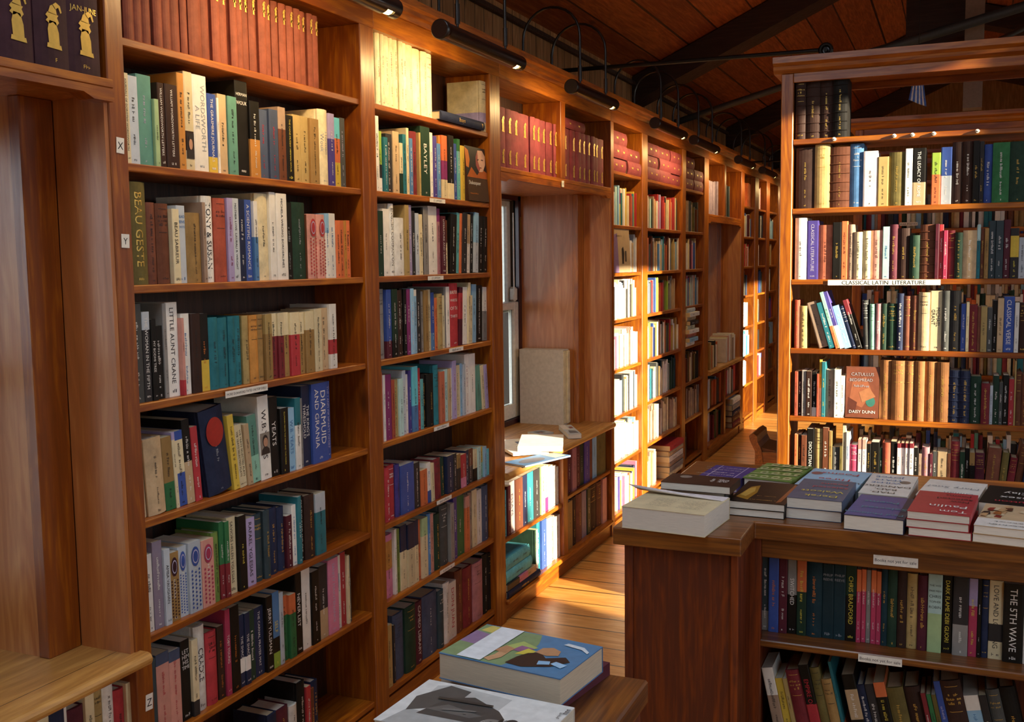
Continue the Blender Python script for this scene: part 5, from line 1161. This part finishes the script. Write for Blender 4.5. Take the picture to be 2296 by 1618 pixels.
face_out('picture book facing out with figures on beige in the sunlit column', 'paperback', 'paperback_book', [proj((0, 5.65, 1.5156)), proj((0, 5.98, 1.5156)), (1376, 512)], (0, .004), .012, 'bg', [('8a6f92', [(0,0),(.3,0),(.28,.9),(0,.85)]), ('3a3228', [(.5,.2),(.6,.2),(.66,.45),(.6,.6),(.5,.55)]), ('3a3228', [(.68,.25),(.76,.25),(.78,.5),(.7,.5)])], [('k','~12',.2,.82,.012,0)], lean=3)

# ================================================================= cards and shelf labels
def card(name, label, px, size, surf, s, tcol='k', tilt=0, group='paper labels on the shelves', cap=None):
    ax, val = surf; c = Vector(at(px[0], px[1], ax, val)); w, h = size
    ex = Vector((0,1,0)) if ax == 0 else Vector((1,0,0)); n = Vector((1,0,0)) if ax == 0 else Vector((0,-1,0))
    M = Matrix((ex, Vector((0,0,1)), n)).transposed().to_4x4() @ Matrix.Rotation(R_(tilt), 4, 'Z'); M.translation = c
    t = thing(name, label, 'label', M=M, group=group)
    m = MB(); m.box(-w/2, w/2, -h/2, h/2, 0, .0006); m.build('card', PAPER, t)
    mb, tw = text_mb(s) if not s.startswith('~') else scribble(int(s[1:]), random.Random(len(label)))
    k = min(w*.93/tw, h*(cap or .6)); q = MB()
    q.add([((x-tw/2)*k, (y-.5)*k, .0009) for x, y, _ in mb.v], mb.f); q.build('lettering', ink(tcol), t)
card('shelf_tag', 'small white card with a letter X on the near upright', (269.5,326), (.024,.036), (0,.0048), 'X', 'k', -3, cap=.5)
card('shelf_tag', 'small white card with a letter Y on the near upright', (281,540), (.025,.032), (0,.0048), 'Y', 'k', -2, cap=.5)
card('shelf_tag', 'small white card with a letter Z low on the near upright', (334.5,1573), (.024,.040), (0,.0048), 'Z', 'k', -4, cap=.5)
card('shelf_label', 'long printed strip stuck below the fourth shelf of the tagged bay', (554,876), (.185,.0185), (0,.0015), 'MORE DORNFORD YATES ON TOP SHELF', cap=.5)
for i, (p, n) in enumerate([((981,450), 'second'), ((977,623), 'third'), ((1023,783), 'fourth'), ((990,957), 'fifth'), ((996,1120), 'sixth'), ((1003,1274), 'seventh')]):
    card('shelf_label', 'small printed strip on the %s shelf edge of the second bay' % n, p, (.125,.015), (0,.0005), 'LIT. CRITICISM' if i < 2 else '~14', cap=.5)
card('shelf_label', 'tiny square paper label under the rose red volumes', (1262,412), (.033,.03), (0,.0095), '~2', cap=.3)
card('shelf_label', 'long label reading Classical Latin Literature on the bookcase shelf edge', (1980,633), (.425,.022), (1,YU-.0035), 'CLASSICAL LATIN  LITERATURE', cap=.75, group='paper labels on the bookcase')
card('shelf_label', 'paper label reading Books not yet for sale on the counter apron', (2008,1258), (.112,.026), (1,2.8714), 'Books not yet for sale', cap=.55, group='paper labels on the counter')
card('shelf_label', 'paper label reading Books not yet for sale on the counter shelf edge', (1973,1480), (.112,.021), (1,2.8734), 'Books not yet for sale', cap=.55, group='paper labels on the counter')
card('shelf_label', 'small poetry label on the shelf of the bookcase behind', (2037,502), (.10,.02), (1,6.4985), 'WAR POETRY', cap=.6, group='paper labels on the bookcase')

build_books(300)

# ================================================================= light and camera
az, el = R_(17.0), R_(14.0)
sd = Vector((-math.cos(az)*math.cos(el), math.sin(az)*math.cos(el), -math.sin(el)))
L = bpy.data.lights.new('sun', 'SUN'); L.energy = 24.0; L.angle = R_(.9); L.color = (1.0, .86, .62)
o = bpy.data.objects.new('sun', L); COL.objects.link(o); o.rotation_euler = sd.to_track_quat('-Z', 'Y').to_euler(); o.location = (8, 0, 6)
w = bpy.data.worlds.new('sky'); SC.world = w; w.use_nodes = True
bg = w.node_tree.nodes['Background']; bg.inputs[0].default_value = (.78, .88, 1.0, 1); bg.inputs[1].default_value = 3.9
def portal(y0, y1, z0, z1, x, s):
    P = bpy.data.lights.new('window_portal', 'AREA'); P.shape = 'RECTANGLE'; P.size = z1-z0; P.size_y = y1-y0; P.cycles.is_portal = True
    p = bpy.data.objects.new('window_portal', P); COL.objects.link(p); p.location = (x, (y0+y1)/2, (z0+z1)/2)
    p.rotation_euler = (0, s*math.pi/2, 0)
for (a, b), WH in zip(WIN_R, WHS): portal(a, b, .72, WH, XR+.21, 1)
P = bpy.data.lights.new('window_portal', 'AREA'); P.shape = 'RECTANGLE'; P.size = (SKY[1]-SKY[0])*1.1; P.size_y = SKY[3]-SKY[2]; P.cycles.is_portal = True
p = bpy.data.objects.new('window_portal', P); COL.objects.link(p); xm = (SKY[0]+SKY[1])/2; p.location = (xm, (SKY[2]+SKY[3])/2, zc(xm)+.08); p.rotation_euler = (0, -math.atan(SL), 0)
cd = bpy.data.cameras.new('camera'); cam = bpy.data.objects.new('camera', cd); COL.objects.link(cam)
cd.sensor_fit = 'HORIZONTAL'; cd.sensor_width = 36.0; cd.lens = 36.0*FPX/PW; cd.clip_start = .05; cd.clip_end = 200
cam.matrix_world = Matrix(((CR[0], CU[0], -CF[0], CAM[0]), (CR[1], CU[1], -CF[1], CAM[1]), (CR[2], CU[2], -CF[2], CAM[2]), (0,0,0,1)))
SC.camera = cam
SC.view_settings.view_transform = 'Standard'; SC.view_settings.look = 'None'; SC.view_settings.gamma = 1; SC.view_settings.exposure = -0.15
SC.view_settings.use_curve_mapping = False
cy = SC.cycles
cy.use_denoising = True; cy.max_bounces = 7; cy.diffuse_bounces = 4; cy.glossy_bounces = 3; cy.transmission_bounces = 4
cy.sample_clamp_indirect = 6.0; cy.caustics_reflective = False; cy.caustics_refractive = False
